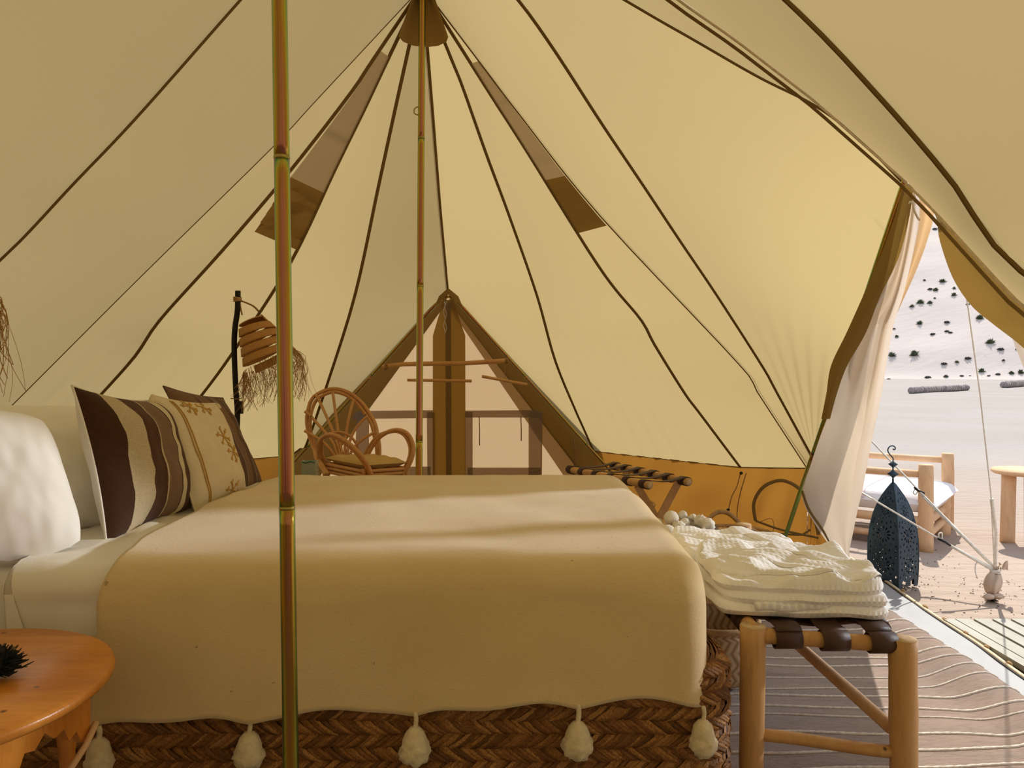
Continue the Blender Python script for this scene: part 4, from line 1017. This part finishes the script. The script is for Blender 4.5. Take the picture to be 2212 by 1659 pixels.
# ================================================================= RUG
M_rug = None
def rugmat():
    t = NT('striped_wool_rug'); co = t.co('Object', (.6, 7, 1)); b = t.noise(co, 1.7, 3); f = t.noise(t.co('Object', (1, 1, 1)), 170, 3, .7); f2 = t.noise(t.co('Object', (1, 6, 1)), 24, 3)
    col = t.ramp(b, [(.28, (.15, .10, .075)), (.45, (.26, .185, .14)), (.6, (.22, .165, .13)), (.75, (.33, .24, .185))])
    col = t.mix(col, (.07, .05, .04), t.math('MULTIPLY', t.ramp(f2, [(.45, (0, 0, 0)), (.8, (1, 1, 1))]), .5))
    t.pbr(col, .95, 0, t.bump(f, .003, .7), .1, .2); return t.m
M_rug = rugmat()
def rugz(x, y):
    e = sm((x-1.52)/.20)
    return .026+.05*e*(.8+.3*nz((x*.3, y*1.2, 0), 1))-.03*sm((x-1.74)/.07)+.010*nz((x, y, 0), 2.2, 4)+.007*math.sin(y*11+x*2.5)*nz((x, y, 2), 1.2, 1)
def rugp(x, y): return V(x+.03*nz((0, y, 0), 1.5, 2), y, rugz(x, y))
rug = thing('rug', V(1.1, 2.2, .02), 'brown wool rug with thin white stripes beneath the bench', 'rug')
MB().grid(lambda u, v: rugp(lerp(.62, 1.79, u), lerp(.95, 3.72, v)), 90, 160).build('rug_cloth', M_rug, rug, solid=.008)
ys_ = [1.1, 1.22, 1.33, 1.44, 1.56, 1.68, 1.79, 1.90, 2.01, 2.12, 2.22, 2.33, 2.42, 2.52, 2.61, 2.70, 2.79, 2.88, 2.97, 3.07, 3.17, 3.27, 3.38, 3.5, 3.61]
M_cord = simple('white_rug_cord', (.72, .66, .57), (.5, .42, .34), .95, 90)
for y in ys_:
    y += random.uniform(-.012, .012); ph = random.uniform(0, 6); r = random.choice([.0032, .0045, .0045])
    pts = [rugp(x, y+.016*math.sin(x*3.1+ph)+.006*math.sin(x*11+ph))+V(0, 0, .0055) for x in [lerp(.63, 1.785, i/70) for i in range(71)]]
    MB().tube(pts, [r*(1+.25*(i % 2)) for i in range(71)], 5).build('woven_stripe', M_cord, rug)

# ================================================================= OUTDOORS
def gz(p): return V(p.x, p.y, groundz(p.x, p.y))
# ---- pierced metal lantern
ln = thing('metal_lantern', V(2.095, 4.2, 0), 'dark blue-grey pierced metal floor lantern standing on the sand', 'lantern')
lc = V(2.095, 4.2, .0); HS, HB = .128, .545; rot = math.radians(45-26.5+12)
WP = [(0, .95), (.1, .98), (.25, 1), (.42, .985), (.55, .92), (.68, .79), (.8, .60), (.9, .36), (1, .05)]
def wprof(t):
    for (a, wa), (b, wb) in zip(WP, WP[1:]):
        if t <= b: return lerp(wa, wb, (t-a)/(b-a))
    return WP[-1][1]
cu_ = bpy.data.curves.new('c', 'CURVE'); cu_.dimensions = '2D'; cu_.fill_mode = 'BOTH'; cu_.extrude = .0
def spl(pts):
    s = cu_.splines.new('POLY'); s.points.add(len(pts)-1); s.use_cyclic_u = True
    for p, (x, y) in zip(s.points, pts): p.co = (x, y, 0, 1)
spl([(-1, -.02), (-.62, -.02), (-.62, .045), (-.5, .065), (-.38, .045), (-.25, .045), (-.25, -.005), (.25, -.005), (.25, .045), (.38, .045), (.5, .065), (.62, .045), (.62, -.02), (1, -.02), (1, 1), (-1, 1)])
def petal(cx, cy, a, r0, r1, w):
    asp = .167  # t per half-width unit
    d = (math.cos(a), math.sin(a)); n = (-d[1], d[0]); rm = (r0+r1)*.55
    spl([(cx+d[0]*r0, cy+d[1]*r0*asp), (cx+d[0]*rm+n[0]*w, cy+(d[1]*rm+n[1]*w)*asp), (cx+d[0]*r1, cy+d[1]*r1*asp), (cx+d[0]*rm-n[0]*w, cy+(d[1]*rm-n[1]*w)*asp)])
for cy, s in ((.2, 1.15), (.5, 1.15), (.735, .8)):
    for k in range(12): petal(0, cy, PI/12*2*k, .17*s, .46*s, .058*s)
    for k in range(12):
        a = PI/12*(2*k+1)
        if abs(math.cos(a)*.62*s) < .8: petal(0, cy, a, .50*s, .66*s, .06*s)
for cy, w_ in ((.35, .8), (.352, .42), (.352, 0), (.632, .78), (.632, .48)):
    for sgn in ((-1, 1) if w_ else (1,)): petal(sgn*w_, cy, PI/2, -.11, .11, .06)
for cy in (.10, .30, .40, .60): 
    for sgn in (-1, 1): petal(sgn*.83, cy, PI/2, -.10, .10, .055)
for cy, xs in ((.85, (-.35, 0, .35)), (.9, (-.2, .2)), (.83, (-.62, .62))):
    for x in xs: petal(x, cy, PI/2, -.11, .11, .09)
co_ = bpy.data.objects.new('c', cu_); COL.objects.link(co_); bpy.context.view_layer.update()
me_ = bpy.data.meshes.new_from_object(co_.evaluated_get(bpy.context.evaluated_depsgraph_get()))
bpy.data.objects.remove(co_)
bmm = bmesh.new(); bmm.from_mesh(me_)
bmesh.ops.remove_doubles(bmm, verts=bmm.verts, dist=1e-5)
for k in range(1, 20): bmesh.ops.bisect_plane(bmm, geom=bmm.verts[:]+bmm.edges[:]+bmm.faces[:], plane_co=(0, k/20, 0), plane_no=(0, 1, 0))
PV = [tuple(v.co) for v in bmm.verts]; bmm.verts.index_update(); PFs = [tuple(v.index for v in f.verts) for f in bmm.faces]; bmm.free()
for k in range(4):
    a = rot+k*PI/2; n = V(math.cos(a), math.sin(a), 0); t_ = V(-math.sin(a), math.cos(a), 0)
    vs = [lc+t_*(x*HS/1.41*1.0*wprof(max(0, y)))+n*(HS/1.41*wprof(max(0, y)))+V(0, 0, y*HB+.012) for x, y, _ in PV]
    o_ = MB().add(vs, PFs).build('side_panel', M_lantern, ln, smooth=False, solid=.003)
    for cy, s in ((.2, 1), (.5, 1), (.735, .8)): MB().ball(lc+n*(HS/1.41*wprof(cy)+.002)+V(0, 0, cy*HB+.012), .009*s, 10).build('boss', M_lantern, o_)
    c2 = [lc+(n+t_)*(HS/1.41*wprof(y))+V(0, 0, y*HB+.012) for y in [i/16 for i in range(17)]]
    MB().tube(c2, .0035, 6).build('corner_rib', M_lantern, ln)
fz = HB+.012
MB().lathe(lc, [(.006, fz-.01), (.005, fz+.02), (.004, fz+.025), (.012, fz+.035), (.03, fz+.048), (.012, fz+.062), (.004, fz+.07), (.004, fz+.083), (.010, fz+.09), (.025, fz+.101), (.010, fz+.112), (.003, fz+.118), (.003, fz+.125)], 24).build('finial', M_lantern, ln)
hk = [(0, .12), (0, .135), (-.012, .15), (-.022, .165), (-.026, .18), (-.018, .197), (-.003, .203), (.010, .195), (.010, .183), (.002, .182), (.002, .188)]
MB().tube(cat_rom([lc+V(x*1.1, 0, fz+z) for x, z in hk], 5), .0035, 8).build('hook', M_lantern, ln)

# ---- daybed
O = V(2.72, 5.02, 0); e1, e2 = V(-.78, .62, 0).normalized(), V(.62, .78, 0).normalized()
db_ = thing('daybed', O+e1*.9+e2*.4, 'log frame daybed with white mattress out on the sand', 'daybed')
def dpt(a, b, z): return O+e1*a+e2*b+V(0, 0, z)
def dlog(a, b, r, name, wob=.08): MB().tube(resample([a, b], 12), r, 12, wob=wob).build(name, M_logout, db_)
for (a, b, zt) in ((0, 0, .55), (0, .82, .55), (1.85, 0, .5), (1.85, .82, .5)):
    MB().tube(resample([dpt(a, b, -.03), dpt(a, b, zt)], 8), .046 if a == 0 and b == 0 else .042, 14, wob=.05).build('leg', M_logout, db_)
MB().tube(resample([dpt(0, .60, -.03), dpt(0, .60, .26)], 6), .05, 12, wob=.06).build('leg', M_logout, db_)
dlog(dpt(0, 0, .485), dpt(1.85, 0, .47), .024, 'arm_rail'); dlog(dpt(0, .82, .50), dpt(1.85, .82, .49), .024, 'back_rail')
dlog(dpt(0, 0, .175), dpt(1.85, 0, .18), .03, 'bed_rail'); dlog(dpt(0, .82, .175), dpt(1.85, .82, .18), .03, 'bed_rail'); dlog(dpt(0, 0, .06), dpt(1.85, 0, .065), .024, 'stretcher')
dlog(dpt(0, 0, .17), dpt(0, .82, .17), .03, 'end_rail'); dlog(dpt(0, 0, .08), dpt(0, .62, .08), .026, 'stretcher')
def mf(u, v, sd):
    a, b = 2*u-1, 2*v-1; e = (max(0, (1-abs(a)**12)*(1-abs(b)**9)))**.4
    p = dpt(lerp(-.07, 1.8, u), lerp(-.02, .84, v), .285+.075*e*sd); p.z += .004*nz(p, 6); return p
mt = MB().grid(lambda u, v: mf(u, v, 1), 50, 30).grid(lambda u, v: mf(u, v, -1), 50, 30).build('mattress', M_matt, db_)
for u0 in (.50, .24):
    MB().grid(lambda u, v: mf(lerp(u0, u0+(.02 if u0 < .3 else .06), u), lerp(.0005, .9995, v), 1)+V(-.002, -.003, .003), 3, 60).build('coral_stripe', M_redtrim if u0 > .3 else simple('faint_pink_band', (.78, .56, .54)), mt)
def outdoor_cushion(label, c, w, h, t, rz, m):
    c = Vector(c); ux = V(math.cos(rz), math.sin(rz), 0); uy = V(-math.sin(rz)*.35, math.cos(rz)*.35, .93).normalized(); n = ux.cross(uy)
    o = thing('cushion', c, label, 'cushion')
    def fn(u, v, sd): a, b = 2*u-1, 2*v-1; e = (max(0, (1-abs(a)**3)*(1-abs(b)**3)))**.55; return c+ux*(a*w/2*(1-.06*(1-b*b)))+uy*(b*h/2*(1-.06*(1-a*a)))+n*(t/2*e*sd)
    MB().grid(lambda u, v: fn(u, v, 1), 20, 20).grid(lambda u, v: fn(u, v, -1), 20, 20).build('cover', m, o)
outdoor_cushion('pale grey cushion standing on the outdoor daybed', dpt(1.02, .38, .52), .40, .34, .14, -.4, M_matt)
outdoor_cushion('coral and white cushion partly behind the door flap on the daybed', dpt(1.03, .16, .46), .36, .2, .12, -.5, M_redtrim)

# ---- outdoor stool table
ot = V(3.545, 5.25, 0); tt = thing('stool_table', ot, 'round topped log side table at the right picture edge', 'side table')
MB().lathe(ot, [(.0, .455), (.20, .455), (.215, .468), (.21, .485), (0, .487)], 40, rf=lambda a, v: 1+.02*math.sin(a*3)).build('table_top', M_logout, tt)
for a in (2.9, 5.0, .8): MB().tube(resample([ot+V(.115*math.cos(a), .115*math.sin(a), .46), ot+V(.125*math.cos(a), .125*math.sin(a), -.02)], 8), .045, 12, wob=.06).build('leg', M_logout, tt)

# ---- guy ropes, sliders, anchor bag
def rope(label, pts, r=.005, name='guy_rope'):
    pts = [Vector(p) for p in pts]; o = thing(name, pts[-1], label, 'guy rope', 'guy ropes at the sandbag')
    MB().tube(resample(pts, 60), r, 6, wob=.15).build('rope', M_rope, o); return o
stake = W(2148, 1228, 3.95)
r1 = rope('upright white guy rope rising from the sandbag anchor', [W(2060, 440, 3.15), W(2081, 590, 3.2), W(2117, 850, 3.5), W(2141, 1070, 3.78), stake], .0035)
MB().tube(resample([W(2142, 1078, 3.78), W(2151, 1150, 3.87), stake+V(.004, 0, 0)], 20), .0085, 6, wob=.1).build('doubled_rope', M_rope, r1)
r2 = rope('white guy rope with the upper black slider left of the sandbag', [W(1878, 948, 4.6), W(1976, 1050, 4.36), stake], .005)
MB().tube([W(1990, 1068, 4.33), stake+V(-.005, 0, .01)], .0085, 6).build('doubled_rope', M_rope, r2)
MB().tube([W(1975, 1052, 4.35), W(1983, 1060, 4.34), W(1997, 1066, 4.32)], .011, 8, flat=(V(0, 1, 0), .6)).build('slider', M_black, r2)
MB().tube(cat_rom([W(1977, 1056, 4.35), W(1973, 1064, 4.34), W(1978, 1068, 4.34), W(1983, 1060, 4.34)], 4), .004, 6).build('rope_tail', M_rope, r2)
r3 = rope('white guy rope with the lower black slider crossing the lantern', [W(1855, 1060, 4.5), W(1885, 1078, 4.02), W(2032, 1166, 3.98), stake], .005)
MB().tube([W(2045, 1174, 3.97), stake+V(-.005, 0, -.01)], .0085, 6).build('doubled_rope', M_rope, r3)
MB().tube([W(2026, 1163, 3.97), W(2040, 1170, 3.96), W(2052, 1178, 3.96)], .011, 8, flat=(V(0, 1, 0), .6)).build('slider', M_black, r3)
MB().tube(cat_rom([W(2028, 1163, 3.98), W(2028, 1153, 3.98), W(2035, 1152, 3.98), W(2035, 1166, 3.98)], 4), .004, 6).build('rope_tail', M_rope, r3)
MB().tube(cat_rom([W(2118, 1214, 3.96), W(2108, 1218, 3.95), W(2107, 1235, 3.94), W(2112, 1250, 3.93)], 4), .003, 6).build('rope_tail', M_rope, r3)
bg_ = thing('anchor_bag', gz(V(2.49, 3.93, 0)), 'twisted sandbag anchor where the guy ropes meet', 'sandbag')
bc = [W(2150, 1222, 3.95), W(2152, 1238, 3.95), W(2148, 1252, 3.94), W(2143, 1268, 3.93), W(2144, 1284, 3.93), W(2143, 1296, 3.92)]
MB().tube(cat_rom(bc, 5), [.014, .014, .013, .013, .014, .018, .022, .027, .031, .034, .036, .037, .038, .038, .037, .036, .034, .032, .029, .025, .02, .015, .012, .014, .02, .03], 24, wob=.5).build('bag_cloth', M_bag, bg_)
for k in range(6): MB().tube([W(2150, 1230+k*4, 3.95)+V(.024*math.cos(a), .024*math.sin(a), .006*math.cos(a+k)) for a in [i*PI/7 for i in range(14)]], .0035, 5, close=True).build('rope_wrap', M_rope, bg_)
MB().grid(lambda u, v: W(lerp(2158, 2177, u), lerp(1214, 1236+0*u, v*(.3+.7*u))+4*math.sin(u*5), 3.94+.02*math.sin(u*6+v*3)), 8, 8).build('bag_corner', M_bag, bg_, solid=.004)
for p, q in (((2128, 1293), (2143, 1285)), ((2150, 1284), (2165, 1292))): MB().ball(W((p[0]+q[0])/2, (p[1]+q[1])/2, 3.9), .02, 14, .4, (1.5, 1, .7)).build('bag_foot', M_bag, bg_)

# ---- slatted deck board
dk = thing('slatted_deck', V(2.25, 2.9, 0), 'pale wooden slatted walkway on the sand outside the door', 'deck')
for k, x in enumerate((1.965, 2.03, 2.115, 2.20, 2.285, 2.37, 2.455, 2.54)):
    yf = 3.50; MB().box((x+.035, (1.6+yf)/2, .03), (.068 if k else .05, yf-1.6, .022)).build('slat', M_deck, dk, smooth=False)
for y in (1.8, 2.6, 3.3): MB().box((2.28, y, .006), (.66, .07, .026)).build('batten', M_deck, dk, smooth=False)

# ---- straw bolster rolls far out
M_roll = simple('grey_reed_roll', (.36, .32, .30), (.16, .14, .14), .95, 3, (3, 1, 1), bump=.05, bscale=6)
for lab, xa, ya, xb, yb in (('grey reed roll lying on the flat sand before the dune', 1967, 843, 2089, 836), ('second reed roll on the sand, cut by the right picture edge', 2167, 831, 2260, 822)):
    a, b = G(xa, ya+7, .0), G(xb, yb+7, .0); r = 7.5*a.y/F; a.z = b.z = r-.02
    o = thing('reed_roll', (a+b)/2-V(0, 0, r), lab, 'reed roll')
    n_ = 24; dd = (b-a)
    for k in range(n_): 
        MB().tube([lerp(a, b, (k+.04)/n_), lerp(a, b, (k+.5)/n_), lerp(a, b, (k+.96)/n_)], [r*.9, r*1.03, r*.9], 12, wob=.25).build('reed_bundle', M_roll, o)

# ---- dune shrubs
M_shA = simple('green_shrub', (.055, .085, .035), (.10, .10, .05), .9, 3); M_shB = simple('dark_shrub', (.045, .045, .045), (.09, .08, .07), .9, 3)
def shrub_mesh(seed, round_):
    rn = random.Random(seed); m = MB()
    for k in range(170 if round_ else 120):
        th = rn.uniform(0, 2*PI); el = rn.uniform(.05, 1.45); d = V(math.cos(el)*math.cos(th), math.cos(el)*math.sin(th), math.sin(el))
        ln = rn.uniform(.55, 1.0)*(.75 if round_ else 1); w = rn.uniform(.03, .07)*(1.5 if round_ else 1); s = d.cross(V(rn.uniform(-1, 1), rn.uniform(-1, 1), rn.uniform(-1, 1))).normalized()
        b0 = V(rn.uniform(-.2, .2), rn.uniform(-.2, .2), -.1); mid = b0+d*ln*.55+V(0, 0, .04); tip = b0+d*ln-V(0, 0, .1)
        m.add([b0-s*w, b0+s*w, mid+s*w*1.3, mid-s*w*1.3, tip], [(0, 1, 2, 3), (3, 2, 4)])
    m.ball((0, 0, .1), .42 if round_ else .3, 10, .5, (1.2, 1, .8), 3)
    me = m.build('foliage', M_shB if round_ else M_shA, smooth=False); mesh = me.data; bpy.data.objects.remove(me); return mesh
SM = [[shrub_mesh(s, False) for s in (1, 2, 3)], [shrub_mesh(s, True) for s in (4, 5, 6)]]
def ray_dune(px, py):
    lo = 40.
    D = 60.
    while D < 170:
        p = W(px, py, D); g = dunez(p.x, p.y) if math.hypot(p.x, p.y) > 77.5 else groundz(p.x, p.y)
        if p.z <= g: return V(p.x, p.y, g)
        D += .15
    return W(px, py, 120)
SH = [(912,755,14,0),(1030,755,32,0),(1135,760,22,1),(950,808,26,1),(985,815,26,0),(1110,805,18,0),(1108,850,26,0),(1195,825,30,0),(1200,912,18,1),(885,893,34,0),(830,922,24,0),(948,900,25,0),(980,875,12,0),
      (1060,1028,32,1),(1278,998,36,0),(880,1035,30,0),(968,1108,27,1),(1062,1085,24,1),(1085,1100,22,1),(708,1072,18,1),(728,1125,20,0),(1350,1158,42,0),(1418,1208,34,1),(1523,1212,14,1),(695,1245,38,0),(845,1242,44,0),
      (1200,1262,34,1),(1043,1305,32,1),(1127,1298,20,0),(1437,1287,16,0),(1292,1352,32,0),(935,1390,30,1),(1055,1392,24,0),(1160,1388,22,1),(1215,1386,12,1),(675,1405,20,1),(1400,1376,26,1),(1490,1368,26,0),(1550,1365,32,0),(1340,1383,18,1),(980,410,26,1),(1010,402,18,1)]
rowsl = [(600, 'highest up the dune in the opening'), (790, 'in the top shrub cluster on the dune'), (870, 'in the second shrub row on the dune'), (960, 'in the third shrub row on the dune'), (1070, 'in the middle shrub row on the dune'),
         (1140, 'just below the middle shrub row'), (1230, 'in the shrub row above the lower dune'), (1330, 'low on the dune slope'), (1500, 'along the foot of the dune')]
ordn = ['leftmost', 'second from left', 'third from left', 'fourth from left', 'fifth from left', 'sixth from left', 'seventh from left', 'eighth from left', 'ninth from left', 'tenth from left', 'eleventh from left', 'twelfth from left', 'thirteenth from left']
lo = 0; srn = random.Random(5)
for hi, ph in rowsl:
    row = sorted([s for s in SH if lo <= s[1] < hi]); lo = hi
    for i, (zx, zy, sz, k) in enumerate(row):
        p = ray_dune(1700+zx*.3255, 360+(zy+sz*.35)*.3255); o = thing('desert_shrub', p, ('spiky green' if k == 0 else 'dark rounded')+' shrub, '+(ordn[i]+' ' if len(row) > 1 else '')+ph, 'shrub', 'shrubs dotted over the dune')
        f = bpy.data.objects.new('foliage', srn.choice(SM[k])); COL.objects.link(f); f.parent = o
        s = sz*.3255*p.y/F*1.0; f.scale = (s*(1.15 if k else 1), s, s*(.8 if k else 1.15)); f.rotation_euler = (0, 0, srn.uniform(0, 6))
# ---- dark specks of litter on the near sand
lt = MB(); lrn = random.Random(11)
for k in range(420):
    x, y = lrn.gauss(2.5, .38), lrn.gauss(3.9, .5)
    if x < 2.12: continue
    z = groundz(x, y)+.004; a = lrn.uniform(0, PI); l = lrn.uniform(.0015, .005)
    lt.box((x, y, z), (l*2, l*.7, .003), a)
lt.build('sand_litter', simple('dark_litter', (.09, .05, .03), rough=.9), at=(2.45, 3.85, 0), smooth=False, label='scattered dark specks of plant litter on the near sand', category='litter', kind='stuff')
